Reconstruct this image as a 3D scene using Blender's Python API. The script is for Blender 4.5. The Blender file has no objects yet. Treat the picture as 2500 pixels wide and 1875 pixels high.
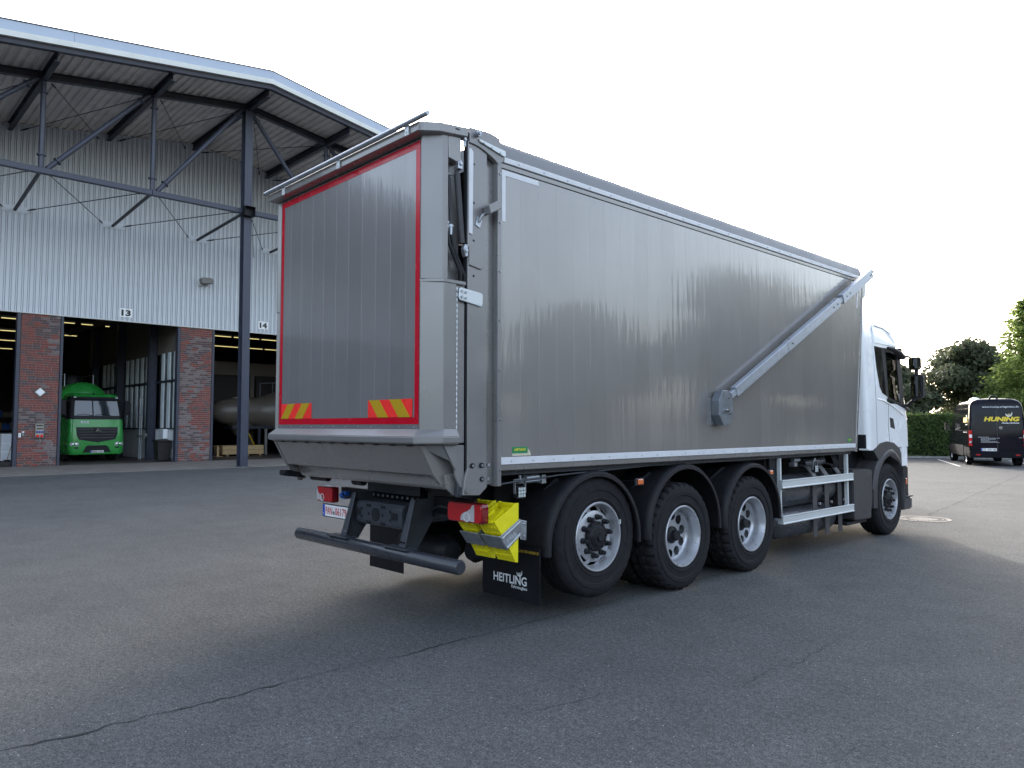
import bpy, bmesh, math, random
from mathutils import Vector, Matrix, Euler, noise as mnoise

random.seed(7)
PI = math.pi
R = math.radians
scn = bpy.context.scene
COL = scn.collection

# ------------------------------------------------------------------ camera
cam_data = bpy.data.cameras.new('camera')
cam_data.sensor_width = 36.0
cam_data.lens = 26.28
cam_data.clip_start = 0.05
cam_data.clip_end = 2000.0
cam = bpy.data.objects.new('camera', cam_data)
cam.location = (0.0, 0.0, 1.63)
cam.rotation_euler = (R(90 + 3.183), 0.0, R(46.632))
COL.objects.link(cam)
scn.camera = cam

# ------------------------------------------------------------------ light
SUN_EL = 18.8
SUN_AZ = 42.2          # degrees from +Y towards -X
sun_dir = Vector((-math.sin(R(SUN_AZ)) * math.cos(R(SUN_EL)), math.cos(R(SUN_AZ)) * math.cos(R(SUN_EL)), math.sin(R(SUN_EL))))
world = bpy.data.worlds.new('World')
scn.world = world
world.use_nodes = True
wn = world.node_tree
wn.nodes.clear()
w_out = wn.nodes.new('ShaderNodeOutputWorld')
w_bg = wn.nodes.new('ShaderNodeBackground')
w_sky = wn.nodes.new('ShaderNodeTexSky')
w_sky.sky_type = 'NISHITA'
w_sky.sun_disc = False
w_sky.sun_elevation = R(SUN_EL)
w_sky.sun_rotation = R(-SUN_AZ)
w_sky.altitude = 50
w_sky.air_density = 1.0
w_sky.dust_density = 3.5
w_sky.ozone_density = 1.0
w_hsv = wn.nodes.new('ShaderNodeHueSaturation')
w_hsv.inputs['Saturation'].default_value = 0.66
w_bg.inputs['Strength'].default_value = 0.15
wn.links.new(w_sky.outputs[0], w_hsv.inputs['Color'])
wn.links.new(w_hsv.outputs[0], w_bg.inputs['Color'])
wn.links.new(w_bg.outputs[0], w_out.inputs['Surface'])

sun_data = bpy.data.lights.new('sun', 'SUN')
sun_data.energy = 0.95
sun_data.angle = R(1.7)
sun_data.color = (1.0, 0.965, 0.925)
sun = bpy.data.objects.new('sun', sun_data)
sun.rotation_euler = sun_dir.to_track_quat('Z', 'Y').to_euler()
sun.location = (0, 0, 50)
COL.objects.link(sun)

scn.view_settings.view_transform = 'Standard'
scn.view_settings.look = 'None'
scn.view_settings.exposure = 2.4
scn.view_settings.gamma = 1.0
scn.view_settings.use_curve_mapping = False
scn.render.engine = 'CYCLES'
scn.cycles.max_bounces = 8
scn.cycles.transparent_max_bounces = 24
scn.cycles.use_denoising = True

# ------------------------------------------------------------------ materials
MATS = {}


def nodes_of(name):
    m = bpy.data.materials.new(name)
    m.use_nodes = True
    nt = m.node_tree
    b = nt.nodes['Principled BSDF']
    return m, nt, b


def pm(name, col, rough=0.5, metal=0.0, coat=0.0, var=0.10, vscale=6.0, rvar=0.08, bump=0.0, bscale=60.0, spec=0.5, stretch=(1, 1, 1), emit=None, estr=0.0, alpha=None):
    """general procedural surface: noise drives colour, roughness and relief"""
    m, nt, b = nodes_of(name)
    g = nt.nodes.new('ShaderNodeNewGeometry')
    mp = nt.nodes.new('ShaderNodeMapping')
    mp.inputs['Scale'].default_value = stretch
    nt.links.new(g.outputs['Position'], mp.inputs['Vector'])
    n = nt.nodes.new('ShaderNodeTexNoise')
    n.inputs['Scale'].default_value = vscale
    n.inputs['Detail'].default_value = 5
    nt.links.new(mp.outputs[0], n.inputs['Vector'])
    r = nt.nodes.new('ShaderNodeValToRGB')
    r.color_ramp.elements[0].position = 0.3
    r.color_ramp.elements[1].position = 0.7
    r.color_ramp.elements[0].color = [c * (1 - var) for c in col] + [1]
    r.color_ramp.elements[1].color = [min(1, c * (1 + var)) for c in col] + [1]
    nt.links.new(n.outputs['Fac'], r.inputs['Fac'])
    nt.links.new(r.outputs['Color'], b.inputs['Base Color'])
    mr = nt.nodes.new('ShaderNodeMapRange')
    mr.inputs['From Min'].default_value = 0.3
    mr.inputs['From Max'].default_value = 0.7
    mr.inputs['To Min'].default_value = max(0.02, rough - rvar)
    mr.inputs['To Max'].default_value = min(1, rough + rvar)
    nt.links.new(n.outputs['Fac'], mr.inputs['Value'])
    nt.links.new(mr.outputs[0], b.inputs['Roughness'])
    b.inputs['Metallic'].default_value = metal
    b.inputs['Coat Weight'].default_value = coat
    b.inputs['Coat Roughness'].default_value = 0.06
    b.inputs['Specular IOR Level'].default_value = spec
    if bump:
        n2 = nt.nodes.new('ShaderNodeTexNoise')
        n2.inputs['Scale'].default_value = bscale
        n2.inputs['Detail'].default_value = 4
        nt.links.new(mp.outputs[0], n2.inputs['Vector'])
        bp = nt.nodes.new('ShaderNodeBump')
        bp.inputs['Strength'].default_value = bump
        bp.inputs['Distance'].default_value = 0.01
        nt.links.new(n2.outputs['Fac'], bp.inputs['Height'])
        nt.links.new(bp.outputs[0], b.inputs['Normal'])
    if emit:
        b.inputs['Emission Color'].default_value = list(emit) + [1]
        b.inputs['Emission Strength'].default_value = estr
    MATS[name] = m
    return m


def panel_paint(name, col, axis, rough=0.26, dist=0.0016):
    """satin paint on long extruded aluminium planks: slight waviness across the planks only"""
    m, nt, b = nodes_of(name)
    g = nt.nodes.new('ShaderNodeNewGeometry')
    mp = nt.nodes.new('ShaderNodeMapping')
    sc = [0.0, 0.0, 0.10]
    sc[axis] = 1.0
    mp.inputs['Scale'].default_value = sc
    nt.links.new(g.outputs['Position'], mp.inputs['Vector'])
    n = nt.nodes.new('ShaderNodeTexNoise')
    n.inputs['Scale'].default_value = 15.0
    n.inputs['Detail'].default_value = 2.0
    nt.links.new(mp.outputs[0], n.inputs['Vector'])
    bp = nt.nodes.new('ShaderNodeBump')
    bp.inputs['Strength'].default_value = 1.0
    bp.inputs['Distance'].default_value = dist
    nt.links.new(n.outputs['Fac'], bp.inputs['Height'])
    nt.links.new(bp.outputs[0], b.inputs['Normal'])
    n2 = nt.nodes.new('ShaderNodeTexNoise')
    n2.inputs['Scale'].default_value = 1.3
    n2.inputs['Detail'].default_value = 6
    nt.links.new(g.outputs['Position'], n2.inputs['Vector'])
    r = nt.nodes.new('ShaderNodeValToRGB')
    r.color_ramp.elements[0].position = 0.3
    r.color_ramp.elements[1].position = 0.7
    r.color_ramp.elements[0].color = [c * 0.93 for c in col] + [1]
    r.color_ramp.elements[1].color = [c * 1.06 for c in col] + [1]
    nt.links.new(n2.outputs['Fac'], r.inputs['Fac'])
    oi = nt.nodes.new('ShaderNodeObjectInfo')
    mrr = nt.nodes.new('ShaderNodeMapRange')
    mrr.inputs['To Min'].default_value = 0.95
    mrr.inputs['To Max'].default_value = 1.05
    nt.links.new(oi.outputs['Random'], mrr.inputs['Value'])
    mul = nt.nodes.new('ShaderNodeMix')
    mul.data_type = 'RGBA'
    mul.blend_type = 'MULTIPLY'
    mul.inputs['Factor'].default_value = 1.0
    nt.links.new(r.outputs['Color'], mul.inputs['A'])
    nt.links.new(mrr.outputs[0], mul.inputs['B'])
    nt.links.new(mul.outputs['Result'], b.inputs['Base Color'])
    b.inputs['Roughness'].default_value = rough
    b.inputs['Metallic'].default_value = 0.25
    b.inputs['Coat Weight'].default_value = 0.9
    b.inputs['Coat Roughness'].default_value = 0.06
    nt.links.new(bp.outputs[0], b.inputs['Coat Normal'])
    MATS[name] = m
    return m


def asphalt_mat(name):
    m, nt, b = nodes_of(name)
    g = nt.nodes.new('ShaderNodeNewGeometry')
    P = g.outputs['Position']

    def noise(scale, detail=4, rough=0.6):
        n = nt.nodes.new('ShaderNodeTexNoise')
        n.inputs['Scale'].default_value = scale
        n.inputs['Detail'].default_value = detail
        n.inputs['Roughness'].default_value = rough
        nt.links.new(P, n.inputs['Vector'])
        return n.outputs['Fac']

    def ramp(src, p0, c0, p1, c1):
        r = nt.nodes.new('ShaderNodeValToRGB')
        r.color_ramp.elements[0].position = p0
        r.color_ramp.elements[1].position = p1
        r.color_ramp.elements[0].color = list(c0) + [1]
        r.color_ramp.elements[1].color = list(c1) + [1]
        nt.links.new(src, r.inputs['Fac'])
        return r.outputs['Color']

    def mix(kind, fac, a, bb):
        x = nt.nodes.new('ShaderNodeMix')
        x.data_type = 'RGBA'
        x.blend_type = kind
        if isinstance(fac, float):
            x.inputs['Factor'].default_value = fac
        else:
            nt.links.new(fac, x.inputs['Factor'])
        for k, v in (('A', a), ('B', bb)):
            if isinstance(v, tuple):
                x.inputs[k].default_value = list(v) + [1]
            else:
                nt.links.new(v, x.inputs[k])
        return x.outputs['Result']

    grain = mix('MULTIPLY', 1.0, ramp(noise(85, 4, 0.9), 0.36, (0.030, 0.031, 0.033), 0.64, (0.175, 0.175, 0.174)), ramp(noise(26, 6, 0.85), 0.36, (0.62, 0.62, 0.63), 0.64, (1.32, 1.32, 1.31)))
    wide = ramp(noise(0.35, 6, 0.65), 0.3, (0.88, 0.88, 0.89), 0.7, (1.10, 1.10, 1.09))
    patch = ramp(noise(2.3, 6, 0.7), 0.3, (0.88, 0.88, 0.88), 0.7, (1.10, 1.10, 1.10))
    c = mix('MULTIPLY', 1.0, mix('MULTIPLY', 1.0, grain, wide), patch)
    v = nt.nodes.new('ShaderNodeTexVoronoi')
    v.inputs['Scale'].default_value = 48
    nt.links.new(P, v.inputs['Vector'])
    stone = ramp(v.outputs['Distance'], 0.14, (1, 1, 1), 0.26, (0, 0, 0))
    pick = ramp(v.outputs['Color'], 0.84, (0, 0, 0), 0.90, (1, 1, 1))
    sm = mix('MULTIPLY', 1.0, stone, pick)
    c = mix('MIX', sm, c, (0.40, 0.39, 0.375))
    dk = ramp(noise(42, 4, 0.85), 0.32, (0.48, 0.48, 0.49), 0.43, (1, 1, 1))
    c = mix('MULTIPLY', 1.0, c, dk)
    # tyre polish and drip stains
    st = ramp(noise(0.9, 8, 0.75), 0.68, (1, 1, 1), 0.76, (0.82, 0.82, 0.83))
    c = mix('MULTIPLY', 1.0, c, st)
    nt.links.new(c, b.inputs['Base Color'])
    b.inputs['Roughness'].default_value = 0.95
    b.inputs['Specular IOR Level'].default_value = 0.08
    bp = nt.nodes.new('ShaderNodeBump')
    bp.inputs['Strength'].default_value = 0.55
    bp.inputs['Distance'].default_value = 0.006
    nt.links.new(noise(110, 4, 0.75), bp.inputs['Height'])
    nt.links.new(bp.outputs[0], b.inputs['Normal'])
    MATS[name] = m
    return m


def leaf_mat(name, c0, c1, trans=0.35):
    m, nt, b = nodes_of(name)
    g = nt.nodes.new('ShaderNodeNewGeometry')
    n = nt.nodes.new('ShaderNodeTexNoise')
    n.inputs['Scale'].default_value = 0.9
    n.inputs['Detail'].default_value = 8
    n.inputs['Roughness'].default_value = 0.8
    nt.links.new(g.outputs['Position'], n.inputs['Vector'])
    add = nt.nodes.new('ShaderNodeMath')
    add.operation = 'MULTIPLY_ADD'
    add.inputs[1].default_value = 0.35
    nt.links.new(g.outputs['Random Per Island'], add.inputs[0])
    sub = nt.nodes.new('ShaderNodeMath')
    sub.operation = 'SUBTRACT'
    sub.inputs[1].default_value = 0.17
    nt.links.new(n.outputs['Fac'], sub.inputs[0])
    nt.links.new(sub.outputs[0], add.inputs[2])
    r = nt.nodes.new('ShaderNodeValToRGB')
    r.color_ramp.elements[0].position = 0.3
    r.color_ramp.elements[1].position = 0.72
    r.color_ramp.elements[0].color = list(c0) + [1]
    r.color_ramp.elements[1].color = list(c1) + [1]
    nt.links.new(add.outputs[0], r.inputs['Fac'])
    nt.links.new(r.outputs['Color'], b.inputs['Base Color'])
    b.inputs['Roughness'].default_value = 0.6
    b.inputs['Specular IOR Level'].default_value = 0.3
    t = nt.nodes.new('ShaderNodeBsdfTranslucent')
    nt.links.new(r.outputs['Color'], t.inputs['Color'])
    mx = nt.nodes.new('ShaderNodeMixShader')
    mx.inputs[0].default_value = trans
    nt.links.new(b.outputs[0], mx.inputs[1])
    nt.links.new(t.outputs[0], mx.inputs[2])
    nt.links.new(mx.outputs[0], nt.nodes['Material Output'].inputs['Surface'])
    MATS[name] = m
    return m


def thin_glass(name, tint=(0.75, 0.8, 0.8), refl=1.0):
    m, nt, b = nodes_of(name)
    nt.nodes.remove(b)
    t = nt.nodes.new('ShaderNodeBsdfTransparent')
    t.inputs[0].default_value = list(tint) + [1]
    gl = nt.nodes.new('ShaderNodeBsdfGlossy')
    gl.inputs['Roughness'].default_value = 0.02
    fr = nt.nodes.new('ShaderNodeFresnel')
    fr.inputs['IOR'].default_value = 1.5
    g = nt.nodes.new('ShaderNodeNewGeometry')
    n = nt.nodes.new('ShaderNodeTexNoise')
    n.inputs['Scale'].default_value = 1.1
    nt.links.new(g.outputs['Position'], n.inputs['Vector'])
    bp = nt.nodes.new('ShaderNodeBump')
    bp.inputs['Strength'].default_value = 0.05
    bp.inputs['Distance'].default_value = 0.02
    nt.links.new(n.outputs['Fac'], bp.inputs['Height'])
    nt.links.new(bp.outputs[0], gl.inputs['Normal'])
    mx = nt.nodes.new('ShaderNodeMixShader')
    nt.links.new(fr.outputs[0], mx.inputs[0])
    nt.links.new(t.outputs[0], mx.inputs[1])
    nt.links.new(gl.outputs[0], mx.inputs[2])
    nt.links.new(mx.outputs[0], nt.nodes['Material Output'].inputs['Surface'])
    MATS[name] = m
    return m


asphalt_mat('asphalt')
pm('apron', (0.185, 0.168, 0.15), 0.85, var=0.22, vscale=1.6, bump=0.3, bscale=70)
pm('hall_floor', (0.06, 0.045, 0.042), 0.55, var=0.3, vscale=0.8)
pm('crack', (0.018, 0.018, 0.019), 0.95, var=0.3, vscale=30)
pm('road_paint', (0.55, 0.55, 0.54), 0.7, var=0.35, vscale=9)
panel_paint('side_paint', (0.225, 0.213, 0.208), 1)
panel_paint('rear_paint', (0.205, 0.196, 0.198), 0)
pm('body_paint', (0.20, 0.192, 0.188), 0.28, metal=0.3, coat=0.6, var=0.05, vscale=2.5)
pm('body_paint_light', (0.205, 0.199, 0.199), 0.34, metal=0.3, coat=0.2, var=0.05, vscale=2.5)
pm('tarp', (0.17, 0.173, 0.185), 0.5, var=0.07, vscale=4, bump=0.15, bscale=14)
pm('aluminium', (0.56, 0.59, 0.60), 0.4, metal=0.25, var=0.06, vscale=8, stretch=(1, 0.3, 6))
pm('white_strip', (0.60, 0.61, 0.64), 0.35, var=0.05, vscale=7)
pm('galvanised', (0.36, 0.385, 0.42), 0.36, metal=0.75, var=0.18, vscale=22)
pm('chrome', (0.7, 0.7, 0.7), 0.15, metal=1.0, var=0.05)
pm('chassis_black', (0.010, 0.011, 0.014), 0.5, spec=0.3, var=0.25, vscale=9)
pm('chassis_grey', (0.034, 0.038, 0.047), 0.45, spec=0.4, var=0.15, vscale=9, bump=0.05, bscale=200)
pm('bumper_paint', (0.028, 0.031, 0.039), 0.30, coat=0.2, var=0.1, vscale=9)
pm('plastic_black', (0.012, 0.012, 0.015), 0.55, spec=0.3, var=0.2, vscale=14, bump=0.08, bscale=300)
pm('plastic_grey', (0.040, 0.038, 0.042), 0.55, var=0.12, vscale=9, bump=0.1, bscale=300)
pm('mudflap_rubber', (0.0065, 0.007, 0.010), 0.55, spec=0.25, var=0.25, vscale=5)
pm('tyre_rubber', (0.0155, 0.0152, 0.0175), 0.8, spec=0.2, var=0.3, vscale=18, bump=0.15, bscale=120)
pm('tyre_letter', (0.005, 0.005, 0.006), 0.6)
pm('rim_silver', (0.42, 0.43, 0.46), 0.32, metal=0.5, var=0.07, vscale=12)
pm('red_tape', (0.46, 0.004, 0.018), 0.22, coat=0.15, var=0.03, vscale=5, spec=0.35)
pm('hazard_red', (0.85, 0.03, 0.025), 0.35, coat=0.1, var=0.05, vscale=30)
pm('hazard_yellow', (0.44, 0.27, 0.008), 0.35, coat=0.1, var=0.05, vscale=30)
pm('lamp_red', (0.42, 0.004, 0.008), 0.15, coat=0.4, var=0.2, vscale=40, stretch=(1, 1, 4))
pm('lamp_dark_red', (0.16, 0.004, 0.008), 0.12, coat=1.0, var=0.2, vscale=40)
pm('lamp_clear', (0.46, 0.44, 0.46), 0.15, coat=0.5, var=0.15, vscale=60)
pm('orange_lens', (0.62, 0.13, 0.02), 0.2, coat=1.0, var=0.15, vscale=60)
pm('led_lens', (0.45, 0.50, 0.50), 0.12, coat=1.0, var=0.15, vscale=60)
pm('chock_yellow', (0.72, 0.64, 0.006), 0.42, var=0.06, vscale=14)
pm('brass_strip', (0.26, 0.18, 0.02), 0.3, metal=0.4, var=0.4, vscale=40)
pm('sticker_green', (0.01, 0.20, 0.07), 0.4)
pm('sticker_yellow', (0.75, 0.62, 0.03), 0.4)
pm('sticker_cream', (0.50, 0.48, 0.36), 0.5, var=0.2, vscale=60)
pm('plate_white', (0.78, 0.78, 0.79), 0.4, var=0.03)
pm('plate_red', (0.50, 0.02, 0.02), 0.4, var=0.03)
pm('plate_blue', (0.01, 0.06, 0.42), 0.4, var=0.03)
pm('coupling_blue', (0.01, 0.08, 0.35), 0.4, var=0.1)
pm('print_white', (0.70, 0.72, 0.75), 0.5, var=0.04)
pm('print_black', (0.02, 0.02, 0.02), 0.5)
pm('print_yellow', (0.70, 0.52, 0.02), 0.45, var=0.04)
pm('gear_steel', (0.17, 0.19, 0.215), 0.4, metal=0.5, var=0.12, vscale=14)
pm('arm_steel', (0.34, 0.37, 0.42), 0.4, metal=0.6, var=0.12, vscale=14)
pm('leaf_far', (0.035, 0.04, 0.025), 0.9)
pm('cab_white', (0.80, 0.81, 0.83), 0.25, coat=0.4, var=0.02, vscale=2)
pm('gas_tank', (0.075, 0.078, 0.09), 0.3, metal=0.3, var=0.12, vscale=4)
pm('tank_strap', (0.055, 0.053, 0.058), 0.5, var=0.12, vscale=9)
pm('interior_dark', (0.018, 0.018, 0.02), 0.8, var=0.3, vscale=4)
pm('seat_grey', (0.07, 0.07, 0.075), 0.8, var=0.3, vscale=9)
thin_glass('cab_glass', (0.55, 0.62, 0.62))
thin_glass('hall_glass', (0.55, 0.60, 0.60))
pm('dark_glass', (0.008, 0.008, 0.011), 0.08, spec=0.12, var=0.1, rvar=0.01)
pm('windscreen', (0.02, 0.025, 0.03), 0.03, coat=1.0, var=0.1, rvar=0.01, spec=1.0)
pm('mirror_glass', (0.55, 0.57, 0.6), 0.03, metal=1.0, var=0.02, rvar=0.01)
# hall
pm('cladding', (0.56, 0.59, 0.645), 0.45, var=0.05, vscale=1.2, metal=0.1)
pm('cladding_trim', (0.60, 0.60, 0.58), 0.5, var=0.06)
pm('fascia_blue', (0.38, 0.43, 0.52), 0.42, var=0.05, vscale=1.0, metal=0.1)
pm('fascia_light', (0.62, 0.63, 0.60), 0.5, var=0.06, vscale=3)
pm('roof_deck', (0.62, 0.57, 0.54), 0.6, var=0.14, vscale=1.5)
pm('roof_sheet', (0.20, 0.21, 0.22), 0.6, var=0.14, vscale=1.5)
pm('steel_blue', (0.038, 0.043, 0.068), 0.45, var=0.12, vscale=3)
pm('steel_dark', (0.024, 0.025, 0.038), 0.5, var=0.15, vscale=4)
pm('rod_steel', (0.022, 0.023, 0.034), 0.45, var=0.1)
for i, c in enumerate([(0.21, 0.058, 0.049), (0.17, 0.058, 0.052), (0.22, 0.068, 0.055), (0.105, 0.065, 0.064), (0.16, 0.127, 0.128), (0.195, 0.155, 0.155), (0.145, 0.058, 0.052), (0.088, 0.070, 0.080)]):
    pm('brick_%d' % i, c, 0.85, var=0.22, vscale=16, bump=0.4, bscale=90)
pm('mortar', (0.29, 0.26, 0.24), 0.95, var=0.15, vscale=14, bump=0.4, bscale=120)
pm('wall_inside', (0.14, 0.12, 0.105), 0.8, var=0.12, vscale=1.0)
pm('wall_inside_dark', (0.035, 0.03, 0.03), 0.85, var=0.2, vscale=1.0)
pm('wall_white', (0.70, 0.71, 0.74), 0.6, var=0.1, vscale=1.5)
pm('mullion_white', (0.60, 0.65, 0.68), 0.5, var=0.08, vscale=2)
pm('tube_lit', (0.9, 0.85, 0.6), 0.5, emit=(1.0, 0.84, 0.34), estr=0.20)
pm('lamp_grey', (0.19, 0.185, 0.18), 0.5, var=0.1)
pm('sign_white', (0.84, 0.85, 0.87), 0.45, var=0.04)
pm('socket_beige', (0.34, 0.32, 0.28), 0.6, var=0.12, vscale=20)
pm('truck_green', (0.026, 0.28, 0.048), 0.28, coat=0.45, var=0.06, vscale=2)
pm('tank_cream', (0.12, 0.10, 0.085), 0.40, coat=0.1, var=0.08, vscale=2)
pm('timber', (0.42, 0.29, 0.15), 0.8, var=0.2, vscale=5, stretch=(6, 0.5, 9))
pm('timber_end', (0.30, 0.19, 0.10), 0.9, var=0.3, vscale=24)
pm('bin_dark', (0.016, 0.013, 0.013), 0.55, var=0.2)
# van, trees, metal cover
pm('van_black', (0.0075, 0.007, 0.013), 0.10, rvar=0.02, coat=0.0, spec=0.15, var=0.08, vscale=2)
pm('van_trim', (0.013, 0.0125, 0.016), 0.85, spec=0.05, var=0.12)
pm('bark', (0.07, 0.055, 0.042), 0.95, var=0.35, vscale=9, bump=0.6, bscale=25)
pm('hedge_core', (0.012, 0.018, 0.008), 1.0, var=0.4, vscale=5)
pm('cast_iron', (0.13, 0.12, 0.11), 0.7, metal=0.1, var=0.25, vscale=30)
pm('cover_filling', (0.09, 0.088, 0.085), 0.8, var=0.3, vscale=30)
pm('kerb_stone', (0.30, 0.29, 0.27), 0.85, var=0.2, vscale=5)
pm('grass', (0.06, 0.09, 0.03), 0.95, var=0.4, vscale=3)
leaf_mat('leaf_dark', (0.042, 0.056, 0.032), (0.145, 0.165, 0.092), 0.45)
leaf_mat('leaf_mid', (0.030, 0.055, 0.018), (0.095, 0.135, 0.045), 0.35)
leaf_mat('leaf_bright', (0.095, 0.15, 0.04), (0.30, 0.37, 0.10), 0.55)
leaf_mat('leaf_hedge', (0.028, 0.050, 0.014), (0.12, 0.185, 0.05), 0.45)


# ------------------------------------------------------------------ mesh helpers
class MB:
    """collects shapes and links them as ONE mesh object"""

    def __init__(self):
        self.v, self.f, self.m = [], [], []

    def add(self, vs, fs, mi=0):
        o = len(self.v)
        self.v += [tuple(p) for p in vs]
        self.f += [tuple(i + o for i in q) for q in fs]
        self.m += [mi] * len(fs)
        return self

    def box(self, x0, x1, y0, y1, z0, z1, mi=0):
        return self.add([(x0, y0, z0), (x1, y0, z0), (x1, y1, z0), (x0, y1, z0), (x0, y0, z1), (x1, y0, z1), (x1, y1, z1), (x0, y1, z1)],
                        [(0, 3, 2, 1), (4, 5, 6, 7), (0, 1, 5, 4), (1, 2, 6, 5), (2, 3, 7, 6), (3, 0, 4, 7)], mi)

    def prism(self, poly, off, mi=0):
        n = len(poly)
        off = Vector(off)
        vs = [Vector(p) for p in poly] + [Vector(p) + off for p in poly]
        fs = [tuple(range(n)), tuple(range(2 * n - 1, n - 1, -1))]
        fs += [(i, (i + 1) % n, (i + 1) % n + n, i + n) for i in range(n)]
        return self.add(vs, fs, mi)

    def px(self, yz, x0, x1, mi=0):
        return self.prism([(x0, y, z) for y, z in yz], (x1 - x0, 0, 0), mi)

    def py(self, xz, y0, y1, mi=0):
        return self.prism([(x, y0, z) for x, z in xz], (0, y1 - y0, 0), mi)

    def pz(self, xy, z0, z1, mi=0):
        return self.prism([(x, y, z0) for x, y in xy], (0, 0, z1 - z0), mi)

    def loft(self, rings, closed=True, caps=True, mi=0, matfn=None):
        n = len(rings[0])
        o = len(self.v)
        for r in rings:
            self.v += [tuple(p) for p in r]
        for k in range(len(rings) - 1):
            for i in range(n if closed else n - 1):
                j = (i + 1) % n
                q = (o + k * n + i, o + k * n + j, o + (k + 1) * n + j, o + (k + 1) * n + i)
                mm = mi
                if matfn:
                    c = sum((Vector(self.v[a]) for a in q), Vector()) / 4
                    mm = matfn(c)
                    if mm is None:
                        continue
                self.f.append(q)
                self.m.append(mm)
        if caps and closed:
            self.f.append(tuple(o + i for i in range(n - 1, -1, -1)))
            self.m.append(mi)
            self.f.append(tuple(o + (len(rings) - 1) * n + i for i in range(n)))
            self.m.append(mi)
        return self

    def cyl(self, p0, p1, r0, r1=None, seg=16, caps=True, mi=0):
        r1 = r0 if r1 is None else r1
        p0, p1 = Vector(p0), Vector(p1)
        d = (p1 - p0).normalized()
        a = d.orthogonal().normalized()
        b = d.cross(a)
        rings = []
        for p, r in ((p0, r0), (p1, r1)):
            rings.append([p + (a * math.cos(2 * PI * i / seg) + b * math.sin(2 * PI * i / seg)) * r for i in range(seg)])
        return self.loft(rings, True, caps, mi)

    def tube(self, path, r, seg=8, mi=0, caps=True):
        path = [Vector(p) for p in path]
        rings = []
        prev = None
        for i, p in enumerate(path):
            d = (path[min(i + 1, len(path) - 1)] - path[max(i - 1, 0)]).normalized()
            if prev is None:
                a = d.orthogonal().normalized()
            else:
                a = (prev - d * prev.dot(d)).normalized()
            prev = a
            b = d.cross(a)
            rr = r[i] if isinstance(r, (list, tuple)) else r
            rings.append([p + (a * math.cos(2 * PI * k / seg) + b * math.sin(2 * PI * k / seg)) * rr for k in range(seg)])
        return self.loft(rings, True, caps, mi)

    def beam(self, p0, p1, w, h, up=(0, 0, 1), mi=0):
        p0, p1 = Vector(p0), Vector(p1)
        d = (p1 - p0).normalized()
        u = Vector(up)
        s = d.cross(u).normalized()
        u = s.cross(d)
        rings = [[p + s * (w / 2 * a) + u * (h / 2 * b) for a, b in ((-1, -1), (1, -1), (1, 1), (-1, 1))] for p in (p0, p1)]
        return self.loft(rings, True, True, mi)

    def ibeam(self, p0, p1, w, h, t=0.02, up=(0, 0, 1), mi=0):
        p0, p1 = Vector(p0), Vector(p1)
        d = (p1 - p0).normalized()
        u = Vector(up)
        s = d.cross(u).normalized()
        u = s.cross(d)
        self.beam(p0 + u * (h / 2 - t / 2), p1 + u * (h / 2 - t / 2), w, t, u, mi)
        self.beam(p0 - u * (h / 2 - t / 2), p1 - u * (h / 2 - t / 2), w, t, u, mi)
        self.beam(p0, p1, t * 0.8, h - 2 * t, u, mi)
        return self

    def lathe(self, prof, origin, axis, seg=32, mi=0, closed=False, matfn=None, radfn=None):
        """prof: (radius, height along axis)"""
        o = Vector(origin)
        d = Vector(axis).normalized()
        if abs(d.x) > 0.9:
            a = Vector((0, 1, 0))
        elif abs(d.z) > 0.9:
            a = Vector((1, 0, 0))
        else:
            a = d.orthogonal().normalized()
        a = (a - d * a.dot(d)).normalized()
        b = d.cross(a)
        rings = []
        for k, (r, h) in enumerate(prof):
            ring = []
            for i in range(seg):
                t = 2 * PI * i / seg
                rr = radfn(k, i, r) if radfn else r
                ring.append(o + d * h + (a * math.cos(t) + b * math.sin(t)) * max(rr, 1e-4))
            rings.append(ring)
        if closed:
            rings.append(rings[0])
        return self.loft(rings, True, False, mi, matfn)

    def ell(self, c, r, seg=16, rings=8, mi=0):
        c = Vector(c)
        rs = []
        for k in range(rings + 1):
            p = -PI / 2 + PI * k / rings
            rs.append([c + Vector((r[0] * math.cos(p) * math.cos(2 * PI * i / seg), r[1] * math.cos(p) * math.sin(2 * PI * i / seg), r[2] * math.sin(p))) for i in range(seg)])
        return self.loft(rs, True, True, mi)

    def xf(self, M, start=0):
        for i in range(start, len(self.v)):
            self.v[i] = tuple(M @ Vector(self.v[i]))
        return self

    def text(self, s, origin, right, up, width, height, bold=0.0, shear=0.0, depth=0.0015, mi=0):
        cu = bpy.data.curves.new('lettering', 'FONT')
        cu.body = s
        cu.offset = bold
        cu.shear = shear
        cu.resolution_u = 3
        ob = bpy.data.objects.new('lettering', cu)
        me = bpy.data.meshes.new_from_object(ob)
        xs = [p.co.x for p in me.vertices]
        ys = [p.co.y for p in me.vertices]
        x0, x1, y0, y1 = min(xs), max(xs), min(ys), max(ys)
        r, u = Vector(right).normalized(), Vector(up).normalized()
        nrm = r.cross(u)
        o = Vector(origin)
        sx = width / (x1 - x0)
        sy = height / (y1 - y0)
        vs = [o + r * ((p.co.x - x0) * sx) + u * ((p.co.y - y0) * sy) + nrm * depth for p in me.vertices]
        self.add(vs, [tuple(p.vertices) for p in me.polygons], mi)
        bpy.data.objects.remove(ob)
        bpy.data.curves.remove(cu)
        bpy.data.meshes.remove(me)
        return self

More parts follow.
